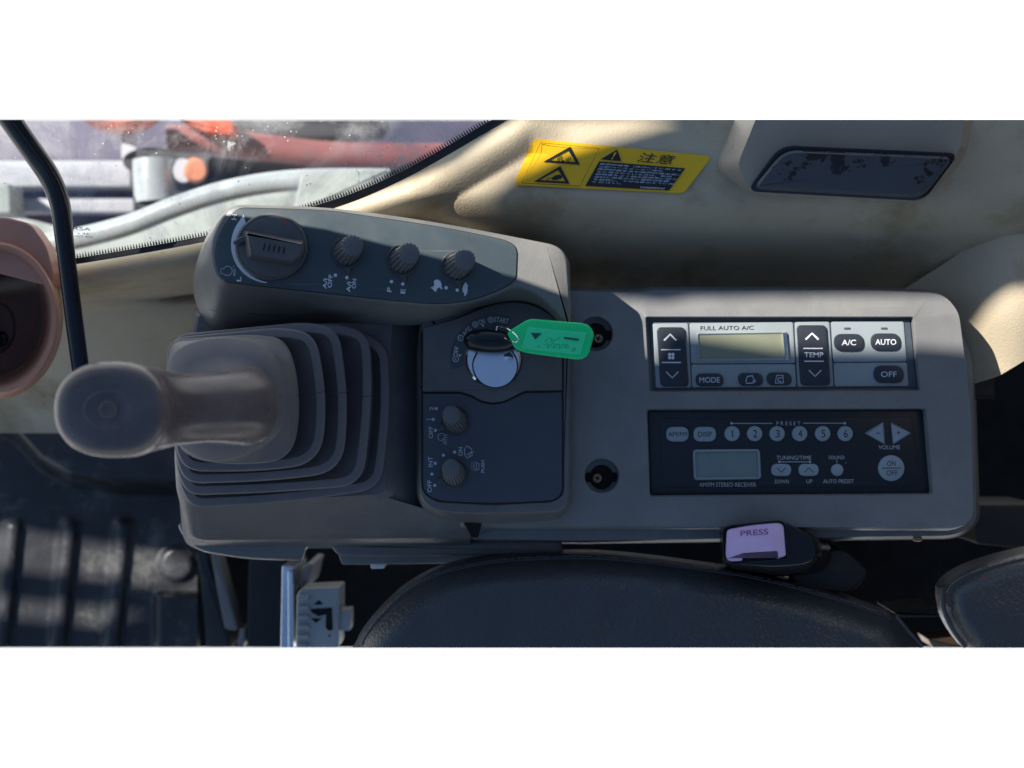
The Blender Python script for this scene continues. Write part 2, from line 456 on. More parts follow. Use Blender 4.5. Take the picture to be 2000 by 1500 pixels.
def glass():
    m = bpy.data.materials.new('dirty_glass'); m.use_nodes = True; t = m.node_tree; N = t.nodes; N.clear()
    out = N.new('ShaderNodeOutputMaterial'); tr = N.new('ShaderNodeBsdfTransparent'); tr.inputs[0].default_value = (.93, .95, .95, 1)
    gl = N.new('ShaderNodeBsdfGlossy'); gl.inputs['Roughness'].default_value = .04
    fr = N.new('ShaderNodeFresnel'); fr.inputs[0].default_value = 1.45
    m1 = N.new('ShaderNodeMixShader'); t.links.new(fr.outputs[0], m1.inputs[0]); t.links.new(tr.outputs[0], m1.inputs[1]); t.links.new(gl.outputs[0], m1.inputs[2])
    df = N.new('ShaderNodeBsdfDiffuse'); df.inputs[0].default_value = (.72, .71, .70, 1)
    tc = N.new('ShaderNodeTexCoord')
    def nz(sc, d, r, dist=0):
        n = N.new('ShaderNodeTexNoise'); n.inputs['Scale'].default_value = sc; n.inputs['Detail'].default_value = d; n.inputs['Roughness'].default_value = r
        n.inputs['Distortion'].default_value = dist; t.links.new(tc.outputs['Object'], n.inputs[0]); return n
    def rp(s, a, b, hi):
        q = N.new('ShaderNodeValToRGB'); q.color_ramp.elements[0].position = a; q.color_ramp.elements[1].position = b
        q.color_ramp.elements[0].color = (0, 0, 0, 1); q.color_ramp.elements[1].color = (hi, hi, hi, 1); t.links.new(s, q.inputs[0]); return q.outputs[0]
    def op(o, a, b):
        q = N.new('ShaderNodeMath'); q.operation = o; q.use_clamp = True
        for i, v in ((0, a), (1, b)):
            if isinstance(v, (int, float)): q.inputs[i].default_value = v
            else: t.links.new(v, q.inputs[i])
        return q.outputs[0]
    a = rp(nz(13, 8, .72, .6).outputs[0], .46, .76, .65)          # smears
    b = op('MULTIPLY', rp(nz(120, 5, .7, 1.5).outputs[0], .58, .66, .9), rp(nz(16, 2, .5).outputs[0], .55, .66, .8))   # splashes
    vo = N.new('ShaderNodeTexVoronoi'); vo.inputs['Scale'].default_value = 230; t.links.new(tc.outputs['Object'], vo.inputs['Vector'])
    q = N.new('ShaderNodeValToRGB'); q.color_ramp.elements[0].position = .08; q.color_ramp.elements[1].position = .16
    q.color_ramp.elements[0].color = (1, 1, 1, 1); q.color_ramp.elements[1].color = (0, 0, 0, 1); t.links.new(vo.outputs['Distance'], q.inputs[0])
    c = op('MULTIPLY', q.outputs[0], rp(nz(60, 2, .5).outputs[0], .52, .60, .75))
    fac = op('ADD', op('ADD', a, b), op('ADD', c, .05))
    m2 = N.new('ShaderNodeMixShader'); t.links.new(fac, m2.inputs[0]); t.links.new(m1.outputs[0], m2.inputs[1]); t.links.new(df.outputs[0], m2.inputs[2])
    t.links.new(m2.outputs[0], out.inputs[0]); return m
M['glass'] = glass()

# ------------------------------------------------------------------ ground far below the cab
bm = bmesh.new(); bmesh.ops.create_grid(bm, x_segments=2, y_segments=2, size=900)
g = finish('ground', bm, M['ground'], None, 0); g.location = (0, 0, -4.5)
L(g, 'bright white ground of the yard below the cab', kind='structure')

# ------------------------------------------------------------------ added unseen panels and strip shaped to cut the sunlight
HR = 1.15
def up(px, py, z, H=HR):
    p = P(px, py, z); t = (H - z) / SUN.z; return p + SUN * t
cab = bpy.data.objects.new('sun_blockers', None); C.objects.link(cab); cab.location = (-1.1, .75, HR)
L(cab, 'added dark panels and walls, unseen, shaped to block light and cast shade', 'light blocker')
def shadepanel(corners):
    """corners are shadow points (px, py, z); the panel hangs where it casts that shade"""
    bm = bmesh.new(); a = []; b = []
    for c in corners:
        q = up(*c); a.append(bm.verts.new(q)); b.append(bm.verts.new(q + Vector((0, 0, .02))))
    n = len(a)
    bm.faces.new(a); bm.faces.new(list(reversed(b)))
    for i in range(n): bm.faces.new((a[i], a[(i + 1) % n], b[(i + 1) % n], b[i]))
    return finish('shade_panel', bm, M['blackm'], cab, 0)
ZB = .035
# main shade: everything below the diagonal
shadepanel([(440, 434, ZB), (1100, 600, ZB), (1300, 640, -.02), (1500, 672, -.02), (1800, 676, -.02), (2500, 700, 0), (2500, 2300, 0), (-330, 2300, 0), (-330, 340, 0)])
# shade on the trim wall: between the sunlit strip by the window and the sunlit console, and above the strip
shadepanel([(800, 456, 0), (868, 404, 0), (930, 376, 0), (985, 338, 0), (1080, 296, 0), (1185, 262, 0), (1290, 232, 0), (2500, 222, 0), (2500, 425, 0), (1850, 452, 0), (1780, 468, 0), (1735, 482, 0), (1452, 486, 0), (1240, 490, 0), (1180, 500, 0), (1000, 482, 0), (860, 462, 0)])
shadepanel([(560, 300, 0), (700, 262, 0), (790, 215, 0), (860, 110, 0), (920, -300, 0), (2500, -300, 0), (2500, 221, 0), (1291, 221, 0), (1250, 185, 0), (1139, 180, 0), (1000, 185, 0), (930, 215, 0), (850, 295, 0), (760, 315, 0), (680, 332, 0), (560, 340, 0)])
shadepanel([(-500, 215, 0), (300, 290, 0), (559, 310, 0), (559, 340, 0), (300, 365, 0), (-100, 372, 0), (-500, 300, 0)])
# added panels: shade on the floor with two slots that let sun onto the mat
ZF = -.33
shadepanel([(-260, 820, ZF), (470, 820, ZF), (470, 1088, ZF), (-260, 962, ZF)])
shadepanel([(-260, 1082, ZF), (470, 1160, ZF), (470, 1188, ZF), (-260, 1118, ZF)])
shadepanel([(-260, 1182, ZF), (200, 1222, ZF), (300, 1190, ZF), (470, 1188, ZF), (470, 1700, ZF), (-260, 1700, ZF)])
# unseen walls added to block or bounce light: door side, seat side, rear
def blocker_wall(name, x0, x1, y0, y1, z0, z1, m='blackm'):
    bm = bmesh.new(); bmesh.ops.create_cube(bm, size=1)
    for v in bm.verts: v.co = Vector(((x0 + x1) / 2 + v.co.x * (x1 - x0), (y0 + y1) / 2 + v.co.y * (y1 - y0), (z0 + z1) / 2 + v.co.z * (z1 - z0)))
    return finish(name, bm, M[m], cab, 0)
blocker_wall('door_bounce_wall', -.9, .9, -.90, -.86, -.30, .06, 'plastic_box')
blocker_wall('seat_blocker_wall', -.62, .62, -.44, -.40, -.50, -.16)
blocker_wall('rear_blocker_wall', .52, .56, -.399, .40, -.50, .80)
# one more added blocker overhead: ends the sun streaks on the mat
shadepanel([(398, 1000, ZF), (1200, 1000, ZF), (1200, 1400, ZF), (398, 1400, ZF)])
# added unseen strip close by: makes the sharp diagonal shade edge on the switch box
rail = bpy.data.objects.new('shade_strip', None); C.objects.link(rail)
bm = bmesh.new(); A = []; B = []
for (x, y), t in (((380, 409), .30), ((640, 450), .34), ((900, 517), .42), ((1010, 543), .48), ((1140, 590), .54)):
    p = P(x, y, ZB) + SUN * t; q = P(x, y + 75, ZB) + SUN * t
    A.append(p); B.append(q)
rail.location = A[0]
L(rail, 'added dark flat strip, unseen, shaped to cast the diagonal shade edge', 'rail')
for sgn in (0, .006):
    vs = [bm.verts.new(p + Vector((0, 0, sgn))) for p in A]; ws = [bm.verts.new(p + Vector((0, 0, sgn))) for p in B]
    for i in range(len(A) - 1): bm.faces.new((vs[i], vs[i + 1], ws[i + 1], ws[i]))
finish('shade_plate', bm, M['blackm'], rail, 0)

# ------------------------------------------------------------------ the machine outside, seen through the glass
def ext(name, cs, r, z0, z1, bev, m, label, cat, grow=0):
    o = slab(name, cs, r, z0, z1, bev, m, None, grow); return L(o, label, cat)
ext('machine_deck', [(-60, TOP), (1010, TOP), (1010, 560), (-60, 560)], None, -.53, -.50, 0, M['extgrey'], 'dull mauve deck plate of the machine seen through the dirty window', 'deck plate')
ext('white_beam', [(-60, 314), (256, 314), (256, 364), (-60, 364)], 4, -0.475, -0.440, 4, M['extwhite'], 'wide white beam, upper of the two left of the silver post', 'beam')['group'] = 'white beams outside the window'
ext('white_beam', [(15, 388), (262, 388), (262, 414), (15, 414)], 4, -0.475, -0.450, 3, M['extwhite'], 'thin white beam, lower of the two left of the silver post', 'beam')['group'] = 'white beams outside the window'
ext('cover_plate', [(-60, 424), (60, 428), (150, 452), (280, 448), (380, 400), (470, 368), (560, 350), (720, 330), (700, 470), (300, 560), (-60, 560)], 20, -0.375, -0.350, 6, M['concrete'], 'pale grey mottled cover below the silver hose outside the window', 'cover')
ext('dark_block', [(455, TOP), (760, TOP), (740, 262), (600, 270), (458, 262)], 6, -0.465, -0.430, 4, M['extdark'], 'dark block right of the orange bracket outside the window', 'block')
ext('dark_plate', [(330, 292), (480, 312), (640, 326), (640, 352), (520, 356), (410, 395), (350, 395)], 12, -0.485, -0.460, 4, M['extdark'], 'dark plate behind the orange bolt head outside the window', 'panel')
bm = tube_bm([P(*q) for q in spline([(330, 270, -0.420), (400, 272, -0.420), (520, 288, -0.420), (640, 302, -0.425), (800, 306, -0.430), (1000, 306, -0.440)], 6)], 0.0125, 12, asp=1.0)
o = finish('curved_red_tube', bm, M['salmon'], None); L(o, 'faded red curved tube running right from the silver post', 'tube')
tank = thing('orange_tank', 'bright orange tank with a rounded underside at the top edge of the window', 'tank', (240, TOP, -0.400))
bm = loft_bm([([p for p in [(x, max(TOP, y)) for x, y in ell(238, 212, rx, ry, 40)]], z) for rx, ry, z in ((82, 50, -0.400), (80, 48, -0.370), (66, 38, -0.355), (44, 26, -0.350))])
finish('tank_body', bm, M['orange'], tank)
L(slab('orange_bracket', [(350, TOP), (452, TOP), (455, 262), (400, 256)], 4, -0.420, -0.380, 3, M['orange'], None), 'bright orange bracket right of the orange tank outside the window', 'bracket')
post = thing('silver_post', 'silver cylinder between two black washers outside the window', 'post', (300, 395, -0.425))
def cyl(name, cx, cy, rx, ry, z0, z1, m, par, sm=32):
    return finish(name, loft_bm([(ell(cx, cy, rx, ry), z0), (ell(cx, cy, rx, ry), z1 - .004), (ell(cx, cy, rx * .96, ry * .96), z1)]), m, par, sm)
finish('post_neck', loft_bm([(rounded(rect(252, 285, 30, 55), 6), -0.420), (rounded(rect(252, 285, 28, 52), 6), -0.380)]), M['extwhite'], post)
finish('washer', loft_bm([(ell(296, 316, 56, 27), -0.410), (ell(296, 314, 56, 26), -0.380)]), M['extdark'], post)
bmx = tube_bm([P(305, 395, -0.370), P(302, 352, -0.370), P(300, 312, -0.370)], [.0185, .0185, .018], 24); finish('post_barrel', bmx, M['hose'], post)
finish('washer', loft_bm([(ell(322, 395, 62, 24), -0.400), (ell(320, 392, 60, 22), -0.360)]), M['extdark'], post)
bolt = thing('orange_bolt', 'round orange bolt head on a white washer beside the silver cylinder', 'bolt', (384, 333, -0.375))
finish('washer', loft_bm([(ell(356, 334, 22, 25), -0.380), (ell(358, 333, 20, 23), -0.360)]), M['extwhite'], bolt)
finish('bolt_head', loft_bm([(ell(380, 333, 24, 26), -0.370), (ell(384, 333, 22, 24), -0.350), (ell(384, 333, 17, 19), -0.347)]), M['bolt'], bolt)
bm = tube_bm([P(*q) for q in spline([(60, 480, -0.280), (150, 466, -0.280), (250, 440, -0.280), (340, 405, -0.280), (430, 376, -0.280), (520, 358, -0.280), (620, 350, -0.280), (760, 350, -0.290)], 6)], 0.0088, 14)
L(finish('silver_hose', bm, M['hose'], None), 'pale silver hose sweeping up to the right below the silver post', 'hose')
L(slab('pale_block', [(588, 340), (760, 330), (730, 420), (570, 420)], 6, -0.350, -0.250, 5, M['concrete'], None), 'sunlit pale block at the end of the silver hose outside the window', 'block')
L(slab('grey_box', [(-60, 355), (18, 358), (20, 415), (-60, 420)], 4, -0.440, -0.400, 3, M['concrete'], None), 'small grey-green box at the far left end of the white beams', 'box')

# ------------------------------------------------------------------ window glass with its dotted seal
EDGE = spline([(-80, 545), (60, 526), (150, 513), (260, 495), (382, 473), (500, 448), (640, 408), (716, 381), (792, 346), (844, 318), (896, 288), (945, 259), (992, 232), (1040, 205)], 8)
EDGE = [p for p in EDGE]
def ye(x): return interp(EDGE, x)
def zg(x, y): return -.0002 * (max(y, 230) - 230) * .5 - .02 * sstep(400, -100, x)
win = thing('side_window', 'dirty side window pane with smears and a dotted black edge seal', 'window', (400, 400, -.05))
xs = [-80 + i * 12 for i in range(91)]
xs = [x for x in xs if x < 988] + [989]
pane = grid('glass_pane', xs, lambda x: TOP, lambda x: max(TOP + .5, ye(x)), 20, lambda x, y: zg(x, y), M['glass'], win)
if sum(p.normal.z for p in pane.data.polygons) < 0: pane.data.flip_normals()
band = [(x, max(TOP, y)) for x, y in EDGE if y > TOP - 12]
bm = bmesh.new(); pa = []; pb = []; pts = [(x, y) for x, y in EDGE if y > TOP - 8]
for i, (x, y) in enumerate(pts):
    d = Vector(pts[min(i + 1, len(pts) - 1)]) - Vector(pts[max(i - 1, 0)]); nn = Vector((d.y, -d.x)).normalized()
    if nn.y > 0: nn = -nn
    wdt = 9 if x < 500 else 14
    y2 = max(TOP, y + nn.y * wdt); y1 = max(TOP, y + 3)
    pa.append(bm.verts.new(P(x, y1, zg(x, y) + .0012))); pb.append(bm.verts.new(P(x + nn.x * wdt, y2, zg(x, y) + .0012)))
for i in range(len(pa) - 1): bm.faces.new((pa[i], pa[i + 1], pb[i + 1], pb[i]))
finish('seal_strip', bm, M['blackm'], win, 0)
bm = bmesh.new()
seg = 0.0
for i in range(len(pts) - 1):
    a = Vector(pts[i]); b = Vector(pts[i + 1]); d = b - a; ln = d.length
    nn = Vector((d.y, -d.x)).normalized()
    if nn.y > 0: nn = -nn
    wdt = 9 if a.x < 500 else 14
    while seg < ln:
        c = a + d * (seg / ln)
        for row, (rw, rr) in enumerate(((wdt + 2.0, 2.1), (wdt + 5.2, 1.5), (wdt + 7.8, 1.0))):
            q = c + nn * rw
            if q.y < TOP + 1: continue
            z = zg(q.x, q.y) + .0012
            bm.faces.new([bm.verts.new(P(x_, y_, z)) for x_, y_ in ell(q.x, q.y, rr, rr, 8)])
        seg += 5.6
    seg -= ln
o = finish('seal_dots', bm, M['blackm'], win, 0); o['kind'] = 'stuff'
# etched maker's mark in the lower corner of the pane
for i, (dx, dy, ww) in enumerate(((0, 0, 34), (2, 9, 22), (4, 15, 36))):
    text(('RSA', 'a 43', 'M77 AS2')[i], 160 + dx, 447 + dy, ww, 6 if i == 0 else 4, M['ink'], win, lambda x, y: zg(x, y) + .001, ang=-3)

# ------------------------------------------------------------------ cream trim wall between window and console
def wz(x, y):
    right = -.004 - .095 * sstep(375, 600, y)
    s = y - ye(x)
    left = zg(x, min(y, 560)) - .02 - .10 * sstep(30, 110, s) - .10 * sstep(560, 860, y)
    k = sstep(380, 760, x)
    base = left * (1 - k) + right * k
    if s > 0 and x < 1120:
        bul = .010 * math.sin(math.pi * min(1, s / (60 if x < 500 else 95)) ** .7)
        base += bul * (1 - sstep(1000, 1120, x))
    if x < 420: base += -.010 * math.exp(-((y - 583 + (x - 250) * .04) / 7) ** 2) * sstep(150, 260, x)
    return base
xs = [-90 + 14 * i for i in range(65)] + [820 + 10 * i for i in range(25)] + [1070 + 16 * i for i in range(63)]
grid('wall', xs, lambda x: max(TOP, ye(x) + 2.5 if x < 992 else TOP), lambda x: 846 if x < 520 else 640, 70, wz, M['wall'], None, skirt=.004)
wall = [o for o in C.objects if o.name == 'wall'][0]
L(wall, 'cream moulded trim wall below and right of the window', kind='structure')
M['wall2'] = M['wall']

# right rear trim panel
rp_edge = [(1700, 612), (1765, 566), (1850, 511), (2000, 405), (2120, 320)]
def rz(x, y): return -.078 + .045 * sstep(1750, 2000, x) - .03 * sstep(560, 800, y)
grid('rear_trim_panel', [1700 + 12 * i for i in range(34)], lambda x: interp(rp_edge, x), lambda x: interp([(1700, 640), (1870, 760), (1950, 735), (2000, 705), (2120, 640)], x), 24, rz, M['wall'], None, skirt=.02)
L(C.objects['rear_trim_panel'], 'sloping cream trim panel behind the console at the right edge', 'trim panel')
L(slab('black_seat_post', [(1868, 622), (1896, 600), (1922, 604), (1940, 700), (1946, 780), (1880, 780)], 9, -.10, -.082, 8, M['blackm'], None), 'matt black upright right of the console top corner', 'post')

# speaker-like lamp housing with worn cover at top right
sp = thing('vent_housing', 'cream moulded housing with a worn dark cover on the upper right of the trim wall', 'housing', (1660, 330, 0))
def cl(pts): return [(x, max(TOP, y)) for x, y in pts]
h0 = [(1430, TOP), (1900, TOP), (1888, 300), (1870, 330, 20), (1800, 398, 20), (1470, 384, 30), (1392, 330, 26)]
h1 = [(1452, TOP), (1893, TOP), (1884, 290), (1868, 318, 16), (1796, 390, 14), (1466, 374, 16), (1408, 328, 20)]
h2 = [(1476, TOP), (1884, TOP), (1877, 284), (1862, 308, 14), (1790, 384, 10), (1464, 368, 12), (1440, 322, 18)]
def rq(c): return rounded(c, 1, 6)
def zpl(x, y):                                             # a true plane, sloping down towards the operator
    q = .4 * (750 - y) * K; return (-.029 + q) / (1 + q)
hz = lambda z: z
bm = loft_bm([(rq(h0), lambda x, y: wz(x, y) - .004), (rq(h1), .012), (rq(h2), zpl)] + shrink(rq(h2), zpl))
finish('housing_shell', bm, mat('housing_plastic', (.44, .37, .29), .38, var=.12, vscale=9, bump=.3, dirt=(.2, .16, .12), dirt_amt=.3, dirt_scale=30), sp)
pit = rounded([(1524, 284, 30), (1874, 299, 24), (1804, 393, 26), (1458, 374, 24)], 24, 6)
zp = lambda x, y: zpl(x, y) + .0012
finish('cover_recess', loft_bm([(pit, lambda x, y: zp(x, y) - .002), (pit, zp), (offset(pit, 3), lambda x, y: zp(x, y) + .0004)] + shrink(offset(pit, 3), lambda x, y: zp(x, y) + .0004)), M['navybar'], sp)
cov = rounded([(1532, 292, 30), (1864, 306, 24), (1800, 388, 26), (1468, 370, 24)], 24, 6)
zc = lambda x, y: zp(x, y) + .011
finish('cover', loft_bm([(cov, zp), (cov, lambda x, y: zc(x, y) - .004), (offset(cov, 2), lambda x, y: zc(x, y) - .0015), (offset(cov, 5), lambda x, y: zc(x, y) - .0003), (offset(cov, 8), zc)] + shrink(offset(cov, 8), zc)), M['worn'], sp)

# yellow caution sticker
st = thing('caution_sticker', 'yellow and black Japanese caution sticker on the trim wall', 'sticker', (1190, 325, 0))
Q = ((1043, 271), (1391, 305), (1335, 378), (1002, 361))   # corners, u along the top edge, v down
def sm(u, v):
    a = (Q[0][0] * (1 - u) + Q[1][0] * u, Q[0][1] * (1 - u) + Q[1][1] * u); b = (Q[3][0] * (1 - u) + Q[2][0] * u, Q[3][1] * (1 - u) + Q[2][1] * u)
    return (a[0] * (1 - v) + b[0] * v, a[1] * (1 - v) + b[1] * v)
def sz(h): return lambda x, y: wz(x, y) + h
def spoly(name, uv, h, m): 
    # subdivide so that the print follows the curve of the wall
    bm = bmesh.new(); vs = [bm.verts.new(P(*sm(*p), sz(h)(*sm(*p)))) for p in uv]
    bm.faces.new(vs); return finish(name, bm, m, st, 0)
def sgrid(name, u0, u1, v0, v1, h, m, nu=24, nv=8):
    bm = bmesh.new(); V = [[bm.verts.new(P(*sm(u0 + (u1 - u0) * i / nu, v0 + (v1 - v0) * j / nv), sz(h)(*sm(u0 + (u1 - u0) * i / nu, v0 + (v1 - v0) * j / nv)))) for j in range(nv + 1)] for i in range(nu + 1)]
    for i in range(nu):
        for j in range(nv): bm.faces.new((V[i][j], V[i + 1][j], V[i + 1][j + 1], V[i][j + 1]))
    return finish(name, bm, m, st, 0)
rr = rounded([(0, 0), (1, 0), (1, 1), (0, 1)], .035, 5)
bm = bmesh.new(); NU = 40
def vspan(u):
    r = .05; c = .03
    e = min(u, 1 - u)
    if e < c: d = 1 - math.sqrt(max(0, 1 - ((c - e) / c) ** 2)); return d * .10, 1 - d * .10
    return 0, 1
us = [0, .004, .01, .02, .03] + [.03 + .94 * i / NU for i in range(1, NU)] + [.97, .98, .99, .996, 1]
V = []
for u in us:
    a, b = vspan(u); V.append([bm.verts.new(P(*sm(u, a + (b - a) * j / 10), sz(.0014)(*sm(u, a + (b - a) * j / 10)))) for j in range(11)])
for A, B in zip(V, V[1:]):
    for j in range(10): bm.faces.new((A[j], B[j], B[j + 1], A[j + 1]))
finish('sticker_sheet', bm, M['yellow'], st, 0)
sgrid('black_field', .415, .905, .36, .94, .0020, M['sblack'])
def sline(pts, wpx, h=.0020, m=None, closed=False):
    o = finish('print_line', stroke_bm([sm(*p) for p in pts], wpx, sz(h), closed), m or M['sblack'], st, 0); return o
sline([(.045, .07), (.375, .07), (.385, .95), (.045, .95)], 1.0, closed=True)
for cu, cv in ((.215, .34), (.215, .78)):
    bm = bmesh.new()
    for sc, ma_ in ((1.0, 0), ):
        o_ = [(cu, cv - .25), (cu + .105, cv + .13), (cu - .105, cv + .13)]; i_ = [(cu, cv - .16), (cu + .075, cv + .085), (cu - .075, cv + .085)]
    A = [bm.verts.new(P(*sm(*p), sz(.0021)(*sm(*p)))) for p in o_]; B = [bm.verts.new(P(*sm(*p), sz(.0021)(*sm(*p)))) for p in i_]
    for i in range(3): bm.faces.new((A[i], A[(i + 1) % 3], B[(i + 1) % 3], B[i]))
    finish('hazard_triangle', bm, M['sblack'], st, 0)
for k in (1, 2, 3):                                       # radio waves in the upper triangle
    for sg in (-1, 1):
        sline([(.215 + sg * (.006 + .010 * k) * math.cos(a) , .375 + .055 * k * .6 * math.sin(a)) for a in (-.9, -.45, 0, .45, .9)], 1.3)
spoly('wave_mark', [(.215, .39), (.229, .445), (.201, .445)], .0021, M['sblack'])
spoly('pacemaker_mark', [(.200, .80), (.215, .74), (.235, .72), (.258, .75), (.255, .80), (.235, .84), (.212, .85)], .0021, M['sblack'])
sline([(.205, .80), (.185, .82), (.178, .87)], 1.4)
spoly('warning_mark', [(.475, .06), (.535, .315), (.415, .315)], .0021, M['sblack'])
spoly('exclamation_mark', [(.470, .13), (.482, .13), (.479, .23), (.473, .23)], .0026, M['yellow'])
spoly('exclamation_mark', [(.472, .255), (.480, .255), (.480, .29), (.472, .29)], .0026, M['yellow'])
text('注意', .715, .185, .20, .23, M['sblack'], st, sz(.0021), mapf=sm, bold=.004)
rows = ('医療機器等（体内にて使用する', '心臓ペースメーカー等の', '医療機器を含む医療機器全般）', 'を使用されている方は、販売', '説明者をよく読み医師等に取り', '当該使用者の方に電磁波影響', 'を説明し、十分注意の上で使用', 'ください。')
for i, s in enumerate(rows):
    n_ = len(s); fw = .465
    wd = fw * n_ / 14
    text(s, .428 + wd / 2 - .0 + .002 * i, .415 + i * .060, wd, .044, M['sblue'], st, sz(.0025), mapf=sm, bold=.012)
text('YA00000340', .80, .90, .145, .045, M['white'], st, sz(.0025), mapf=sm, bold=.005)

# ------------------------------------------------------------------ floor
bm = loft_bm([([(-80, 800), (2080, 560), (2080, BOT), (-80, BOT)], -.42), ([(-80, 800), (2080, 560), (2080, BOT), (-80, BOT)], -.40)])
L(finish('cab_floor', bm, M['pit'], None, 0), 'black cab floor below seat and console', kind='structure')
def fz(x, y):
    z = -.33
    for cx in (28, 138, 243):                              # raised ribs
        c = cx - (y - 1000) * .10
        if y > 985: z += .007 * math.exp(-((x - c) / 16) ** 4) * sstep(1005, 1030, y)
    lip = interp([(-80, 800), (30, 845), (80, 900), (140, 935), (230, 948), (450, 952)], x)
    z += .035 * sstep(lip + 22, lip - 14, y)
    d = math.hypot((x - 345) / 34, (y - 1102) / 34)
    z += .006 * sstep(1.15, .8, d)
    if x > 290 and y > 1150: z += .010 * sstep(295, 312, x) * sstep(1152, 1170, y)
    return z
grid('floor_mat', [-80 + 6 * i for i in range(78)] + [385], lambda x: 838, lambda x: BOT, 90, fz, M['mat'], None, skirt=.01)
L(C.objects['floor_mat'], 'ribbed black rubber floor mat with sun streaks at lower left', 'floor mat')
def bar(name, path, rad, m, par, asp=1, n=12, sp_=6):
    return finish(name, tube_bm([P(*q) for q in (spline(path, sp_) if len(path) > 2 else path)], rad, n, asp), m, par)
L(slab('door_sill', [(384, 1076), (402, 1078), (428, 1170), (452, BOT), (404, BOT), (396, 1170)], 3, -.36, -.32, 3, M['mat'], None), 'worn dark sill strip beside the floor mat', 'sill strip')
L(slab('blue_grey_trim', [(412, 1080), (424, 1082), (442, 1150), (464, 1228), (458, 1232), (440, 1228), (424, 1150)], 3, -.33, -.30, 3, M['deck'], None), 'narrow blue-grey trim strip right of the worn sill', 'trim strip')
L(slab('lower_trim', [(468, 1228), (480, 1228), (476, BOT), (464, BOT)], 2, -.33, -.30, 2, M['deck'], None), 'short blue-grey trim piece at the bottom edge', 'trim strip')
L(slab('dark_side_cover', [(486, 1090), (560, 1090), (556, BOT), (482, BOT)], 12, -.36, -.30, 5, M['blackm'], None), 'dark side cover between trim strip and slide rail', 'cover')

rl = thing('seat_slide_rail', 'shiny vertical seat slide rail left of the toothed bracket', 'rail', (562, 1190, -.2))
slab('rail_channel', [(551, 1104), (574, 1106), (576, BOT), (548, BOT)], 3, -.26, -.185, 2, M['steel'], rl)
slab('rail_lip', [(562, 1116), (573, 1114), (574, BOT), (563, BOT)], 3, -.19, -.176, 2, M['chrome'], rl)
slab('rail_web', [(590, 1110), (600, 1100), (612, 1102), (600, 1150), (586, 1150)], 3, -.27, -.20, 3, M['galv'], rl)
br = thing('toothed_bracket', 'pale grey toothed bracket with black arrow cut-outs at the bottom edge', 'bracket', (625, 1210, -.17))
slab('bracket_plate', [(588, 1150), (664, 1147), (662, BOT), (578, BOT), (580, 1160)], 5, -.20, -.165, 3, M['galv'], br)
slab('bracket_tab', [(662, 1192), (685, 1192), (684, 1232), (661, 1232)], 3, -.19, -.168, 2, M['galv'], br)
for k in range(6):
    y = 1163 + k * 19
    cs = [(579, y), (604, y), (604, min(BOT, y + 9)), (579, min(BOT, y + 9))]
    slab('tooth', cs, 4, -.168, -.161, 2.5, M['galv'], br)
for s_, pl in (('cut_out', [(612, 1181), (623, 1172), (631, 1181)]), ('cut_out', [(606, 1190), (648, 1187), (650, 1230), (642, 1232), (636, 1226), (637, 1200), (622, 1204), (608, 1196)]), ('cut_out', [(607, 1208), (628, 1208), (617, 1217)]), ('cut_out', [(641, 1240), (646, 1240), (643, 1245)])):
    slab('cut_out', pl, 1.5, -.166, -.1645, 0, M['pit'], br)

# ------------------------------------------------------------------ cup holder and grab bar at left
ch = thing('cup_holder', 'pinkish cream round cup holder at the left edge', 'cup holder', (0, 625, -0.0150))
bm = bmesh.new()
prof = [(1.06, 1.04, -0.0750), (1.0, 1.0, -0.0170), (.985, .985, -0.0100), (.955, .955, -0.0060), (.92, .92, -0.0060), (.885, .885, -0.0100), (.86, .86, -0.0200), (.80, .80, -0.0500), (.74, .74, -0.0750)]
rings = [(ell(-8, 622, 124 * a, 152 * b, 56), z) for a, b, z in prof]
finish('rim', loft_bm(rings, cap_top=False), M['holder'], ch)
finish('cup_well', loft_bm([(ell(-8, 622, 124 * .74, 152 * .74, 48), -0.0750), (ell(-8, 632, 70, 92, 48), -0.0800), (ell(-8, 640, 40, 52, 48), -0.0820), (ell(-8, 640, 34, 46, 48), -0.0880)]), M['holder2'], ch)
finish('well_screw', loft_bm([(ell(2, 662, 14, 16, 20), -0.0880), (ell(2, 662, 13, 15, 20), -0.0840), (ell(2, 662, 8, 9, 20), -0.0830)]), M['black'], ch)
slab('mounting_bracket', [(-60, 424), (12, 424, 6), (60, 436, 14), (92, 480, 16), (106, 532, 10), (98, 560), (-60, 520)], 8, -0.0300, -0.0130, 5, M['holder'], ch)
gb = thing('grab_bar', 'glossy black bent grab bar running from the top left corner', 'grab bar', (118, 400, 0))
pth = spline([(-10, 190, .07), (16, 228, .06), (58, 288, .045), (96, 344, .03), (117, 398, .02), (126, 470, .012), (139, 580, .0), (152, 680, -.01), (160, 740, -.015)], 8)
pth = [q for q in pth if q[1] >= TOP - 60]
rads = [.0068 - .0012 * sstep(300, 520, q[1]) for q in pth]
pv = [P(*q) for q in pth]
bm = tube_bm(pv, rads, 20)
cutv = Vector((0, (750 - TOP) * K, 0)); cn = Vector((0, CAM_H, cutv.y)).normalized()   # the bar is built only as far as the photograph shows it
bmesh.ops.bisect_plane(bm, geom=bm.verts[:] + bm.edges[:] + bm.faces[:], plane_co=cutv, plane_no=cn, clear_outer=True)
bmesh.ops.holes_fill(bm, edges=[e for e in bm.edges if len(e.link_faces) == 1])
M['navybar'] = mat('black_paint_chipped', (.010, .013, .022), .15, bump=.04, dirt=(.20, .24, .25), dirt_amt=.16, dirt_scale=70)
finish('bar_tube', bm, M['navybar'], gb)

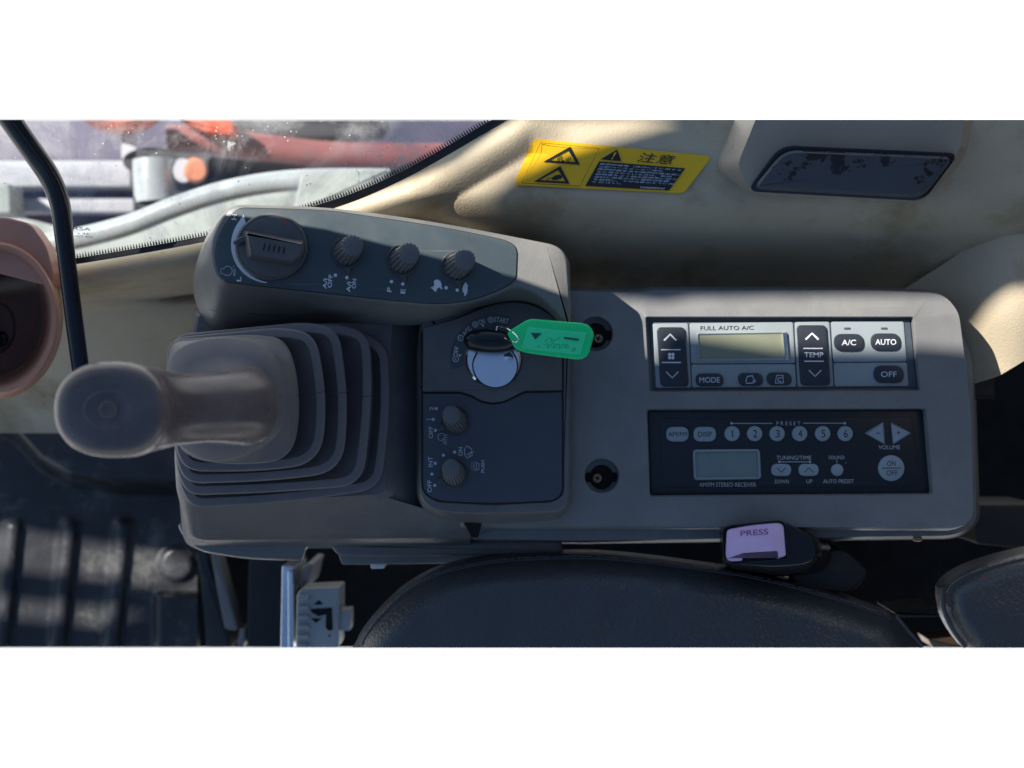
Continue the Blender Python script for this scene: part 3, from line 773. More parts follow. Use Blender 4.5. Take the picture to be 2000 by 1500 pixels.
# ------------------------------------------------------------------ rear console deck
ZD = -.020
rc = thing('rear_console', 'blue-grey plastic console holding climate panel and radio', 'console', (1500, 800, -.1))
o_out = rounded([(905, 560), (1200, 570, 4), (1262, 570, 10), (1276, 566, 10), (1700, 566, 40), (1846, 573, 26), (1872, 606, 22), (1897, 800, 30), (1902, 1015, 22), (1870, 1031, 16), (1300, 1028, 60), (925, 1026, 4), (905, 1026, 2)], 4, 5)
AC = rounded([(1260, 618), (1785, 618), (1799, 764), (1268, 766)], 5, 4)
RA = rounded([(1262, 798), (1810, 797), (1824, 967), (1268, 971)], 8, 4)
def screwhole(cx, cy): return ell(cx, cy, 35, 35, 36)
b1 = reproj(offset(o_out, -4), ZD, ZD - .004); b2 = reproj(offset(o_out, -9), ZD, ZD - .012)
low = reproj(offset(o_out, -14), ZD, -.060)
bm = holes_bm(o_out, [(AC, .0075, True), (RA, .010, True), (screwhole(1163, 652), .012, True), (screwhole(1175, 929), .012, True)], ZD, [(b1, ZD - .003), (b2, ZD - .010), (low, -.055)])
zs_ = {}
for v in bm.verts:                                         # the strip above the climate panel slopes away towards the window
    yp = 750 - v.co.y / (K * (1 - v.co.z))
    if yp < 612 and v.co.z > ZD - .03: v.co.z -= .006 * (612 - yp) / 46
finish('console_shell', bm, M['deck'], rc, 40)
lowpts = rounded([(905, 600), (1860, 590, 20), (1902, 700, 20), (1912, 1020, 20), (1870, 1050, 30), (1130, 1060, 20), (905, 1056, 4)], 6, 5)
finish('console_skirt', loft_bm([(reproj(lowpts, -.16, -.395), -.395), (offset(lowpts, -2), -.16), (lowpts, -.075), (offset(lowpts, 4), -.055)]), M['deck'], rc)
for cx, cy, sx, sy in ((1163, 652, 1169, 661), (1175, 929, 1167, 934)):
    h = slab('screw_pit', ell(cx, cy + 3, 23, 24, 28), None, ZD - .0118, ZD - .0112, 0, M['pit'], rc)
    slab('screw_pit', rounded(rect(cx, cy + 3, 62, 18), 5), None, ZD - .0118, ZD - .0110, 0, M['pit'], rc)
    s_ = finish('screw', loft_bm([(ell(sx, sy, 12, 12, 24), ZD - .0112), (ell(sx, sy, 11, 11, 24), ZD - .009), (ell(sx, sy, 8, 8, 24), ZD - .008)]), M['brass'], rc)
    bmx = stroke_bm([(sx - 5, sy - 2), (sx + 5, sy + 2)], 2.6, ZD - .0077); stroke_bm([(sx + 2, sy - 5), (sx - 2, sy + 5)], 2.6, ZD - .0077, bm=bmx)
    finish('screw_slot', bmx, M['pit'], s_, 0)
# small screw under the lower edge
finish('screw', loft_bm([(ell(1792, 1053, 10, 5, 16), -.07), (ell(1792, 1053, 8, 4, 16), -.062)]), M['brass'], rc)
# ledge under the console
tr = thing('armrest_ledge', 'textured grey ledge sticking out below the console above the seat', 'ledge', (870, 1070, -.1))
slab('ledge_top', [(642, 1060, 14), (1096, 1054, 6), (1100, 1083, 10), (660, 1087, 16)], 8, -.12, -.078, 7, M['plastic_box'], tr, grow=2)
slab('ledge_face', [(660, 1080), (1096, 1078), (1090, 1098), (668, 1103)], 5, -.14, -.092, 3, M['deck'], tr)
L(slab('white_clip', [(723, 1100), (752, 1099), (751, 1110), (725, 1111)], 3, -.16, -.12, 2, M['white'], None), 'tiny white clip hanging under the grey ledge', 'clip')
slab('deck_notch', [(906, 1021), (941, 1022), (934, 1050), (921, 1050)], 2, -.034, ZD + .0006, 0, M['pit'], rc)

# ------------------------------------------------------------------ climate control unit
ZA = ZD - .0055
ac = thing('climate_control', 'silver climate control panel with navy buttons, upper unit in the console', 'control panel', (1528, 690, ZA))
SH = .07
def shx(x, y, y0=690): return x + (y - y0) * SH
def shrect(cx, cy, w_, h_, r, n=4): return rounded(rect(cx, cy, w_, h_, 0, SH), r, n)
slab('fascia', [(1268, 628), (1777, 624), (1791, 757), (1277, 760)], 3, ZA - .0015, ZA, 1, M['silver2'], ac)
def apanel(cs, r=5): return slab('fascia_panel', cs, r, ZA - .0004, ZA + .0008, 1.2, M['silver'], ac, n=4)
apanel([(1275, 632), (1344, 631), (1350, 757), (1281, 758)])
apanel([(1347, 631), (1549, 629), (1553, 709), (1350, 710)])
apanel([(1350, 712), (1553, 711), (1555, 756), (1352, 757)])
apanel([(1552, 629), (1620, 628), (1628, 755), (1558, 756)])
apanel([(1623, 628), (1765, 627), (1771, 706), (1628, 707)])
apanel([(1628, 709), (1771, 708), (1775, 754), (1630, 755)])
ZB_ = ZA + .0008
def button(name, pts, z0, h, m, par, bev=2.0):
    return slab(name, pts, None, z0, z0 + h, bev, m, par)
def chev(cx, cy, w_, h_, up_): s = -1 if up_ else 1; return [(cx - w_ / 2, cy - s * h_ / 2), (cx, cy + s * h_ / 2), (cx + w_ / 2, cy - s * h_ / 2)]
fan = button('fan_rocker', shrect(1314, 697, 55, 116, 9), ZB_ - .0005, .0022, M['btn'], ac)
zz = ZB_ + .0019
strokes('lettering', [chev(1309, 659, 24, 12, True)], 3.6, zz, M['white'], fan)
strokes('lettering', [chev(1313, 732, 24, 12, False)], 2.6, zz, M['pale'], fan)
strokes('lettering', [[(1291, 683), (1329, 683)], [(1293, 708), (1330, 708)]], 2.2, zz, M['white'], fan)
bmf = bmesh.new()
for k in range(4):
    a = math.pi / 4 + k * math.pi / 2
    bmf.faces.new([bmf.verts.new(P(x, y, zz)) for x, y in ell(1311 + 4.6 * math.cos(a), 695.5 + 4.6 * math.sin(a), 3.3, 3.3, 12)])
finish('fan_symbol', bmf, M['white'], fan, 0)
lcdp = rounded([(1361, 650), (1536, 647), (1541, 704), (1363, 706)], 3, 3)
frame = finish('display_bezel', loft_bm([(lcdp, ZB_ - .0002), (lcdp, ZB_ + .0010), (offset(lcdp, 2), ZB_ + .0014), (offset(lcdp, 4), ZB_ + .0008), (offset(lcdp, 5.5), ZB_ + .0001)], cap_top=False), M['silver'], ac)
slab('display', [(1366, 654), (1532, 652), (1535, 700), (1367, 702)], 1, ZB_ - .0006, ZB_ + .0003, 0, M['lcd'], ac)
slab('bezel_edge', [(1529, 650), (1536, 649), (1541, 703), (1534, 704)], 1, ZB_, ZB_ + .0024, 1.5, M['chrome'], ac)
text('FULL AUTO A/C', 1420, 640.5, 104, 8, M['ink'], ac, ZB_ + .0003, ang=0.5)
def abtn(cx, cy, w_, h_, s=None, tw=0, th=0, m=None):
    b_ = button('button', rounded(rect(cx, cy, w_, h_, 0, SH), min(w_, h_) * .5, 7), ZB_ - .0004, .0020, M['btn'], ac)
    if s: text(s, cx, cy, tw, th, m or M['white'], b_, ZB_ + .0018, bold=.012)
    return b_
abtn(1386, 742, 54, 25, 'MODE', 40, 11, M['sblue'])
b_ = abtn(1466, 741, 48, 25)
strokes('air_symbol', [[(1470, 744.5), (1474, 744.5)], [(1471, 747), (1471, 748), (1458, 749), (1457, 743), (1460, 735), (1470, 734), (1472, 741)], [(1472, 740), (1476, 744), (1471, 748)]], 1.8, ZB_ + .0018, M['sblue'], b_)
b_ = abtn(1522, 740, 48, 25)
strokes('air_symbol', [([(1514, 748), (1517, 733), (1529, 733), (1530, 748)],), [(1527, 738), (1521, 738), (1519, 742), (1521, 745), (1526, 745)]], 1.8, ZB_ + .0018, M['sblue'], b_)
tmp = button('temperature_rocker', shrect(1589, 694, 58, 118, 9), ZB_ - .0005, .0022, M['btn'], ac)
strokes('lettering', [chev(1586, 657, 25, 12, True)], 3.6, zz, M['white'], tmp)
strokes('lettering', [chev(1592, 729, 24, 12, False)], 2.6, zz, M['pale'], tmp)
strokes('lettering', [[(1569, 680.5), (1607, 680.5)], [(1571, 705.5), (1609, 705.5)]], 2.2, zz, M['white'], tmp)
text('TEMP', 1589.5, 693, 37, 10, M['white'], tmp, zz, bold=.008)
abtn(1658, 669, 58, 34, 'A/C', 28, 11)
abtn(1730, 668, 58, 34, 'AUTO', 41, 11)
abtn(1736, 731, 58, 34, 'OFF', 31, 11, M['sblue'])
for cx in (1655, 1727): slab('indicator', rounded(rect(cx, 641.5, 13, 4), 1.5, 3), None, ZB_ - .0004, ZB_ + .0004, .5, M['silver2'], ac)

# ------------------------------------------------------------------ radio
ZR = ZD - .008
ra = thing('car_radio', 'black AM/FM radio with pale round buttons, lower unit in the console', 'radio', (1545, 882, ZR))
slab('radio_fascia', [(1266, 803), (1805, 801), (1818, 964), (1271, 966)], 7, ZR - .0018, ZR, 1.5, M['rface'], ra)
slab('radio_faceplate', [(1290, 817), (1781, 815), (1794, 951), (1294, 952)], 4, ZR - .0005, ZR + .0005, .8, M['rface'], ra)
ZQ = ZR + .0005
def rbtn(pts, s=None, cx=0, cy=0, tw=0, th=0, m='ink'):
    b_ = button('button', pts, ZQ - .0003, .0022, M['rbtn'], ra, 2.0)
    if s: text(s, cx, cy, tw, th, M[m], b_, ZQ + .0020, bold=0) if s != '1' else strokes('lettering', [[(cx - 3.5, cy - 3.5), (cx, cy - 6.5), (cx, cy + 7.5)]], 2.0, ZQ + .0020, M[m], b_)
    return b_
rbtn(rounded(rect(1323, 848, 44, 29), 14.5, 7), 'AM/FM', 1323.5, 848, 37, 9)
rbtn(rounded(rect(1376.5, 848, 44, 29), 14.5, 7), 'DISP', 1377, 848, 27, 10)
for k, x in enumerate((1430, 1474, 1518, 1562, 1607, 1651)):
    rbtn(ell(x, 847, 15, 15, 32), str(k + 1), x + 1, 847, 8, 15)
strokes('print_line', [[(1429, 827), (1509, 827)]], 1.3, ZQ + .0003, M['pale'], ra); strokes('print_line', [[(1569, 826.5), (1650, 826.5)]], 1.3, ZQ + .0003, M['pale'], ra)
for x in (1429, 1650): flat('line_dot', ell(x, 826.8, 2.6, 2.6, 10), ZQ + .0005, M['pale'], ra)
text('P R E S E T', 1540, 827, 47, 7.5, M['pale'], ra, ZQ + .0003)
fr = rounded([(1353, 878), (1484, 877), (1487, 936), (1355, 938)], 8, 5)
finish('display_frame', loft_bm([(fr, ZQ - .0003), (fr, ZQ + .0012), (offset(fr, 1.5), ZQ + .0018), (offset(fr, 4), ZQ + .0018), (offset(fr, 5.5), ZQ + .0004)], cap_top=False), M['rbtn'], ra)
slab('display', rounded([(1358, 883), (1480, 882), (1482, 932), (1360, 933)], 5, 4), None, ZQ - .0003, ZQ + .0005, 0, M['lcd2'], ra)
text('AM/FM STEREO RECEIVER', 1421.5, 946.5, 111, 8.5, M['pale'], ra, ZQ + .0003)
text('TUNING/TIME', 1550.5, 894, 68, 8, M['pale'], ra, ZQ + .0003)
strokes('print_line', [[(1522, 902), (1582, 902)]], 1.3, ZQ + .0003, M['pale'], ra)
for x in (1522, 1582): flat('line_dot', ell(x, 902, 2.4, 2.4, 10), ZQ + .0005, M['pale'], ra)
b_ = rbtn(rounded(rect(1526, 918, 39, 24), 12, 6)); strokes('lettering', [chev(1526, 918, 17, 9, False)], 1.6, ZQ + .0020, M['ink'], b_)
b_ = rbtn(rounded(rect(1579.5, 918, 39, 24), 12, 6)); strokes('lettering', [chev(1580, 918, 17, 9, True)], 1.6, ZQ + .0020, M['ink'], b_)
text('DOWN', 1527, 940.5, 27, 7.5, M['pale'], ra, ZQ + .0003); text('UP', 1581, 940, 12, 7.5, M['pale'], ra, ZQ + .0003)
text('SOUND', 1634, 893.5, 31, 7, M['pale'], ra, ZQ + .0003); strokes('print_line', [[(1634.5, 899), (1634.5, 904)]], 1.4, ZQ + .0003, M['pale'], ra)
rbtn(ell(1635.5, 918, 12, 12, 28))
text('AUTO PRESET', 1637.5, 940, 60, 8, M['pale'], ra, ZQ + .0003)
rbtn(rounded([(1689, 846), (1726, 824), (1729, 868)], 3, 4), '-', 1715, 846, 8, 1.6)
rbtn(rounded([(1740, 824), (1780, 846), (1745, 868)], 3, 4), '+', 1755, 845, 7, 7)
text('VOLUME', 1737, 873.5, 42, 8, M['pale'], ra, ZQ + .0003)
b_ = rbtn(ell(1741, 914.5, 25.5, 25.5, 40), 'ON', 1741, 905, 17, 10)
text('OFF', 1742.5, 923.5, 22, 10, M['ink'], b_, ZQ + .0020); strokes('lettering', [[(1722, 914.5), (1760, 914)]], 1.6, ZQ + .0020, M['ink'], b_)

# ------------------------------------------------------------------ joystick base housing
hb = thing('lever_housing', 'grey plastic base box around the control lever boot', 'housing', (560, 850, -.1))
t_ = [(384, 612, 8), (756, 612, 10), (771, 622, 8), (757, 962, 10), (738, 971, 12), (372, 990, 16), (350, 965, 22), (345, 880, 20)]
t1 = [(382, 606, 8), (768, 604, 12), (781, 616, 12), (773, 966, 14), (744, 978, 16), (374, 996, 20), (345, 970, 24), (340, 880, 20)]
t2 = [(380, 600, 8), (780, 604, 20), (826, 636, 16), (826, 1000, 20), (922, 1022, 6), (380, 1056, 26), (357, 1015, 26), (343, 880, 20)]
t3 = [(380, 600, 8), (780, 604, 20), (826, 636, 16), (826, 1030, 20), (920, 1050, 3), (384, 1056, 26), (357, 1040, 26), (343, 880, 20)]
f_ = lambda c: rounded(c, 8, 6)
zt_ = lambda x, y: -.004 - .012 * (x < 0)
finish('housing_shell', loft_bm([(f_([(p[0], p[1] + (18 if p[1] > 900 else 0), p[2]) for p in t3]), -.085), (f_(t3), -.042), (f_(t2), -.030), (f_(t1), -.010), (f_(t_), -.006), (offset(f_(t_), 5), -.004)]), M['plastic'], hb, 30)
u0 = [(346, 1020, 20), (600, 1020), (920, 1030, 5), (918, 1049, 3), (664, 1062, 4), (600, 1068, 8), (592, 1096, 8), (480, 1092, 40), (382, 1076, 30), (352, 1040, 20)]
finish('housing_bottom', loft_bm([(rounded(u0, 6, 5), -.12), (rounded(u0, 6, 5), -.075), (offset(rounded(u0, 6, 5), 3), -.072)]), M['deck'], hb)

# ------------------------------------------------------------------ control lever
jl = thing('control_lever', 'grey rubber joystick lever with folded boot leaning left', 'control lever', (540, 800, 0))
folds = [  # outlines of the folds from the base up: corners and height
    ([(352, 652, 30), (700, 642, 40), (758, 676, 30), (763, 800, 90), (745, 955, 45), (560, 982, 120), (372, 992, 28), (347, 940, 30), (345, 800, 60)], .002),
    ([(345, 652, 30), (660, 630, 40), (722, 652, 34), (728, 780, 90), (709, 948, 50), (540, 962, 120), (366, 968, 30), (343, 915, 30), (341, 790, 60)], .022),
    ([(338, 654, 30), (600, 628, 40), (662, 642, 40), (681, 780, 90), (670, 922, 60), (530, 940, 120), (362, 945, 34), (341, 890, 34), (337, 780, 60)], .042),
    ([(332, 660, 30), (556, 638, 40), (618, 654, 44), (639, 780, 90), (628, 905, 66), (510, 921, 120), (362, 921, 40), (340, 870, 40), (333, 780, 60)], .061),
    ([(326, 664, 30), (500, 652, 60), (566, 664, 60), (588, 780, 90), (574, 898, 66), (470, 909, 100), (370, 898, 60), (336, 850, 50), (326, 770, 60)], .080),
]
rg = []
R9 = lambda c: rounded(c, 20, 6)
for k, (cs, z) in enumerate(folds):
    p = R9(cs)
    if k > 0:
        zb0 = folds[k - 1][1]
        rg.append((offset(p, 16), zb0 - .014)); rg.append((offset(p, 11), z - .012)); rg.append((offset(p, 5), z - .0085))
    hh = .006
    rg += [(offset(p, 1.2), z - hh - .001), (p, z - hh + .001), (p, z - .0016), (offset(p, 1.6), z - .0004), (offset(p, 4), z)]
    if k < 4: rg += [(offset(p, 17), z + .0006), (offset(p, 20), z - .0010)]
topo = [(330, 700, 40), (392, 660, 60), (500, 664, 60), (553, 712, 60), (562, 780, 70), (552, 850, 50), (470, 896, 60), (392, 900, 60), (330, 860, 60)]
tp = R9([(326, 690, 40), (400, 656, 60), (500, 662, 60), (549, 704, 60), (560, 790, 70), (550, 850, 50), (470, 898, 60), (392, 904, 60), (326, 850, 60)])
rg += [(offset(R9(folds[-1][0]), 4), .0815), (tp, .090), (offset(tp, 2.5), .0915)]
c0 = (452, 792)
def toward(p, f): return (p[0] + (c0[0] - p[0]) * f, p[1] + (c0[1] - p[1]) * f)
rg += [([toward(p, .25) for p in tp], .096), ([toward(p, .42) for p in tp], .100), ([toward(p, .5) for p in tp], .104), ([toward(p, .62) for p in tp], .106)]
bt = finish('boot', loft_bm(rg), M['rubber'], jl, 50)
strokes('boot_seam', [[(470, 777), (510, 775.5), (553, 773.5)]], 1.0, lambda x, y: .0985 + (.091 - .0985) * (x - 470) / 90 + .0012, M['seam'], bt)
for x0, x1, yy, z in ((562, 586, 771, .0805), (618, 637, 766, .0620), (661, 679, 767, .0430), (704, 726, 774, .0228)):
    strokes('boot_seam', [[(x0, yy + 1), (x1, yy - 1)]], 1.0, z + .0004, M['seam'], bt)
# grip: rings swept from the boot to the head
gp = [((474, 792, .100), .0236, (-.45, 0, .9)), ((462, 793, .106), .0232, (-.5, 0, .86)), ((448, 793, .112), .0220, (-.62, 0, .78)), ((425, 795, .120), .0206, (-.75, 0, .66)), ((395, 797, .128), .0196, (-.85, 0, .52)),
      ((360, 799, .136), .0200, (-.88, 0, .47)), ((330, 799, .143), .0210, (-.85, 0, .52)), ((300, 799, .150), .0230, (-.78, .0, .62)), ((275, 800, .156), .0250, (-.66, .0, .75)),
      ((252, 800, .162), .0278, (-.5, .0, .86)), ((234, 800, .168), .0296, (-.35, .0, .93)), ((222, 800, .174), .0304, (-.22, .0, .97)), ((215, 800, .180), .0302, (-.14, .0, .99)),
      ((211, 800, .185), .0284, (-.06, 0, .99)), ((209, 800, .188), .0250, (0, 0, 1)), ((209, 800, .1895), .0200, (0, 0, 1)), ((209, 800, .1898), .0150, (0, 0, 1))]
path = [P(*g_[0]) for g_ in gp]; nr = [g_[2] for g_ in gp]; rd = [g_[1] for g_ in gp]
bm = bmesh.new(); loops = []
for i, (p, r, d) in enumerate(zip(path, rd, nr)):
    d = Vector(d).normalized(); s_ = d.cross(Vector((0, 1, 0))).normalized(); u_ = s_.cross(d).normalized()
    asp = .98 if i < 8 else .98 - .155 * min(1, (i - 7) / 4)
    lo_ = []
    for k in range(44):
        a = 2 * math.pi * k / 44
        ca, sa = math.cos(a), math.sin(a); e = .86
        ca = math.copysign(abs(ca) ** e, ca); sa = math.copysign(abs(sa) ** e, sa)
        lo_.append(bm.verts.new(p + s_ * r * ca + u_ * r * asp * sa))
    loops.append(lo_)
for a, b in zip(loops, loops[1:]):
    for i in range(44): bm.faces.new((a[i], a[(i + 1) % 44], b[(i + 1) % 44], b[i]))
bm.faces.new(loops[-1])
gr = finish('grip', bm, M['grip'], jl, 60)
gx, gy = 212, 800
finish('button_dish', loft_bm([(ell(gx, gy, 50, 39, 40), .1899), (ell(gx, gy, 47, 36, 40), .1903), (ell(gx, gy, 44, 34, 40), .1900)]), M['grip'], gr)
finish('thumb_button', loft_bm([(ell(gx, gy, 22, 20, 40), .1895), (ell(gx, gy, 20, 18, 40), .1905), (ell(gx, gy, 17, 15, 40), .1915), (ell(gx, gy, 6, 5, 40), .1909)]), M['grip'], gr)

# ------------------------------------------------------------------ ignition and light switch module
km = thing('switch_module', 'dark lower switch panel with ignition lock and two knobs', 'switch panel', (960, 820, -.02))
k_out = [(816, 690, 6), (824, 600, 6), (1118, 600, 6), (1117, 760, 10), (1115, 980, 16), (1096, 1002, 22), (1000, 1006, 60), (880, 1006, 60), (834, 994, 24), (818, 970, 14)]
ko = rounded(k_out, 8, 6)
kb = rounded([(814, 690, 6), (824, 600, 6), (1120, 600, 6), (1119, 760, 10), (1117, 985, 16), (1092, 1018, 26), (1000, 1026, 60), (890, 1024, 60), (828, 1002, 24), (812, 970, 14)], 8, 6)
finish('panel_body', loft_bm([(kb, -.040), (kb, -.026), (offset(kb, 1), -.022), (offset(ko, -2), -.006), (ko, -.0035), (offset(ko, 2), -.0014), (offset(ko, 5), -.0002), (offset(ko, 9), 0)]), M['plastic'], km)
dip = [(900, 767), (918, 772), (940, 784), (962, 788), (984, 785), (1004, 775), (1022, 766)]
lowf = rounded([(826, 769, 2), (898, 769, 6)] + [(x, y + 2.5, 6) for x, y in dip[1:-1]] + [(1026, 767.5, 6), (1097, 766, 2), (1098, 964, 16), (1080, 977, 14), (960, 983, 60), (850, 977, 30), (827, 958, 16)], 3, 4)
upf = rounded([(826, 640, 4), (900, 620, 30), (958, 594, 40), (1020, 588, 40), (1068, 606, 40), (1097, 640, 30), (1098, 762, 2), (1024, 763, 6)] + [(x, y - 1.5, 6) for x, y in reversed(dip[1:-1])] + [(896, 765, 6), (825, 765, 2)], 3, 4)
bk = [(821, 645), (900, 617), (956, 590), (1020, 584), (1071, 604), (1101, 640), (1102, 966), (1082, 981), (960, 987), (850, 981), (823, 960)]
slab('seam_gap', rounded(bk, 14, 4), None, -.001, .0003, 0, M['seam'], km)
slab('upper_faceplate', upf, None, -.0002, .0022, 2.2, M['plastic'], km)
slab('lower_faceplate', lowf, None, -.0002, .0009, 1.0, M['face2'], km)
ZK = .0022; ZL = .0009
def pp(s, cx, cy, w_, h_, m='pale', z=ZL + .0003, ang=90, bold=.012): return text(s, cx, cy, w_, h_, M[m], km, z, ang=ang, bold=bold)
pp('2', 843, 798, 7, 8); strokes('lettering', [[(835, 821), (833, 819), (842, 819)]], 1.5, ZL + .0003, M['pale'], km); pp('OFF', 841.5, 844.5, 23, 8.5)
pp('ON', 899.5, 882, 17, 8.5, 'sblue'); pp('INT', 841, 902, 20, 8.5, 'sblue'); pp('OFF', 839, 949.5, 24, 8.5, 'sblue'); pp('PUSH', 943, 911, 24, 6.5, 'sblue')
for x, y in ((852, 798), (846, 819), (850.6, 840.5), (888, 883), (866, 889), (850, 905), (843.5, 926), (849, 948)):
    flat('position_dot', ell(x, y, 3.1, 3.1, 14), ZL + .0003, M['sblue'], km, .0002)
strokes('work_light_symbol', [([(855, 852), (858, 848), (864, 846.5), (868, 849), (868, 854), (863, 861), (857, 859)],), [(869, 850), (874, 850)], [(868, 854), (874, 855)], [(866, 858), (873, 860)], [(866, 861), (873, 865)], [(865, 863), (872, 869)]], 1.1, ZL + .0003, M['pale'], km)
strokes('wiper_symbol', [([(912, 870.5), (922, 877), (920, 882), (923, 889), (912, 895), (908, 889), (907, 878)],), [(911, 888), (926, 882)], [(916, 892), (919, 883)]], 1.3, ZL + .0003, M['sblue'], km)
strokes('washer_symbol', [([(928, 902), (936, 906), (935, 911), (936, 916), (927, 919.5), (925, 911)],), [(923, 905), (921, 903)], [(922, 909), (920, 908)], [(922, 913), (920, 914)], [(923, 917), (921, 918)], [(931, 904), (930, 918)]], 1.0, ZL + .0003, M['sblue'], km)

def knob(par, bx, by, r, tx, ty, rt, zb, h, pa, mcap, lobes=18, thin=False):
    """ribbed rotary knob: skirt centred on (bx, by), top centred on (tx, ty); pa = pointer direction in degrees on the picture"""
    sk = finish('knob', loft_bm([(ell(bx, by, r, r, 40), zb), (ell(bx, by, r * .99, r * .99, 40), zb + .0022), (ell(bx, by, r * .93, r * .93, 40), zb + .0030), (ell(bx, by, r * .86, r * .86, 40), zb + .0026)]), M['knob'], par)
    def scal(cx, cy, R, amp):
        n_ = lobes * 6; return [(cx + (R * (1 - amp * (max(0, math.cos(lobes * 2 * math.pi * k / n_)) ** 2))) * math.cos(2 * math.pi * k / n_), cy + (R * (1 - amp * (max(0, math.cos(lobes * 2 * math.pi * k / n_)) ** 2))) * math.sin(2 * math.pi * k / n_)) for k in range(n_)]
    lx = lambda t: (bx + (tx - bx) * t, by + (ty - by) * t)
    rb = r * .80
    finish('knob_cap', loft_bm([(scal(*lx(0.05), rb, .13), zb + .0024), (scal(*lx(.9), rt * 1.02, .13), zb + h * .93), (scal(*lx(1), rt * .97, .11), zb + h), (scal(*lx(1), rt * .86, .0), zb + h * 1.02), (scal(*lx(1), rt * .4, .0), zb + h * 1.05)]), mcap, sk, 28)
    a = math.radians(pa); dx, dy = math.cos(a), math.sin(a)
    def q(f, s): return (bx + dx * f - dy * s, by + dy * f + dx * s)
    slab('knob_pointer', rounded([q(r * .85, -6), q(r * 1.12, -5), q(r * 1.42, -1.5), q(r * 1.42, 1.5), q(r * 1.12, 5), q(r * .85, 6)], 3, 3), None, zb, zb + .0034, 1.2, M['knob'], sk)
    return sk
knob(km, 889.5, 822, 28, 881, 810, 18.5, ZL, .016, 152, M['knobtop'], 20)
knob(km, 887, 926, 28.5, 881, 914, 18.5, ZL, .016, 152, M['knobtop'], 20)
# ignition lock
ac0 = (966, 700)
def arc(cx, cy, r, a0, a1, n=24): return [(cx + r * math.cos(math.radians(a0 + (a1 - a0) * k / n)), cy + r * math.sin(math.radians(a0 + (a1 - a0) * k / n))) for k in range(n + 1)]
slab('lock_label', arc(*ac0, 87, 166, 292) + list(reversed(arc(*ac0, 60, 166, 292))), None, ZK - .0004, ZK + .0002, 0, M['face'], km)
zl = ZK + .0005
text('OFF', 891, 687, 20, 9, M['white'], km, zl, bold=.01, ang=78)
text('ACC', 912, 647, 20, 9, M['white'], km, zl, bold=.01, ang=45)
text('ON', 941, 628.5, 12, 10, M['white'], km, zl, bold=.01, ang=14)
text('START', 979.5, 625.5, 28, 10, M['white'], km, zl, bold=.01, ang=-9)
bmx = bmesh.new()
for i, (x, y) in enumerate(((890, 701), (899.7, 660), (928.5, 633.5), (958.5, 624.8))):
    stroke_bm(ell(x, y, 5.4, 5.4, 18), 1.2, zl, True, bmx)
    stroke_bm([(x - 2, y - 2), (x + 1, y), (x - 1, y + 2)], 1.3, zl, False, bmx)
    if i > 1: stroke_bm(ell(x, y, 3.2, 3.2, 12), .8, zl, True, bmx)
for x, y in ((898, 694), (909.6, 657.5), (943, 635.8)):
    bmx.faces.new([bmx.verts.new(P(a, b, zl)) for a, b in ((x - 3, y - 2), (x + 3, y - 2), (x, y + 3.5))])
finish('lock_symbols', bmx, M['white'], km, 0)
lk = finish('ignition_lock', loft_bm([(ell(963, 702, 55, 55, 48), ZK - .0005), (ell(963, 702, 54, 54, 48), ZK + .0020), (ell(963, 702, 50, 50, 48), ZK + .0032), (ell(963, 702, 46, 46, 48), ZK + .0032)]), M['chrome'], km)
finish('lock_ring', loft_bm([(ell(970, 706, 49, 49, 40), ZK - .0004), (ell(970, 706, 49, 49, 40), ZK + .0014)]), M['blackm'], lk)
finish('cover_gap', loft_bm([(ell(967, 714, 45, 44, 56), ZK + .0030), (ell(967, 714, 45, 44, 56), ZK + .0036)]), M['blackm'], lk)
finish('keyhole_cover', loft_bm([(ell(967.5, 715, 43, 42, 56), ZK + .0034), (ell(967.5, 715, 43, 42, 56), ZK + .0062), (ell(967.5, 715, 41.8, 40.8, 56), ZK + .0070), (ell(967.5, 715, 40, 39, 56), ZK + .0070)]), M['steel'], lk)
finish('rivet', loft_bm([(ell(993, 698, 10, 10, 24), ZK + .0066), (ell(993, 698, 9.4, 9.4, 24), ZK + .0082), (ell(993, 698, 7.2, 7.2, 24), ZK + .0094), (ell(993, 698, 3.5, 3.5, 24), ZK + .0099)]), M['chrome'], lk)

# ------------------------------------------------------------------ key, ring and tag
ky = thing('ignition_key', 'black plastic ignition key head standing in the lock', 'key', (958, 668, ZK))
zk0, zk1 = .012, .036
def lens(cx, cy, a, b, rot=3):
    r_ = math.radians(rot); out = []
    for k in range(48):
        t = 2 * math.pi * k / 48; x = a * math.copysign(abs(math.cos(t)) ** .92, math.cos(t)); y = b * math.copysign(abs(math.sin(t)) ** .8, math.sin(t))
        out.append((cx + x * math.cos(r_) - y * math.sin(r_), cy + x * math.sin(r_) + y * math.cos(r_)))
    return out
kh = finish('key_head', loft_bm([(lens(962, 676, 40, 15), zk0 - .004), (lens(959, 672, 50, 20), zk0), (lens(958, 669, 52.5, 24), zk0 + .006), (lens(957, 666, 52.5, 24), zk1 - .007), (lens(957, 665, 50, 21), zk1 - .003), (lens(957, 664, 45, 15), zk1), (lens(957, 663, 38, 8), zk1 + .0012)]), M['black'], ky, 50)
finish('key_ridge', loft_bm([(lens(953, 662, 27, 5.0, 2), zk1 + .0004), (lens(953, 661, 26, 3.2, 2), zk1 + .0026)]), M['black'], ky, 50)
finish('key_blade', loft_bm([(rounded(rect(962, 688, 24, 8), 2), ZK + .003), (rounded(rect(961, 684, 24, 8), 2), zk0)]), M['steel'], ky)
kr = tube_bm([P(991 + 20 * math.cos(t) + 8 * math.sin(t), 653 + 14 * math.sin(t) + 6 * math.cos(t), zk1 + .0015 + .006 * math.cos(t - .5)) for t in [2 * math.pi * k / 48 for k in range(49)]], .0005, 8)
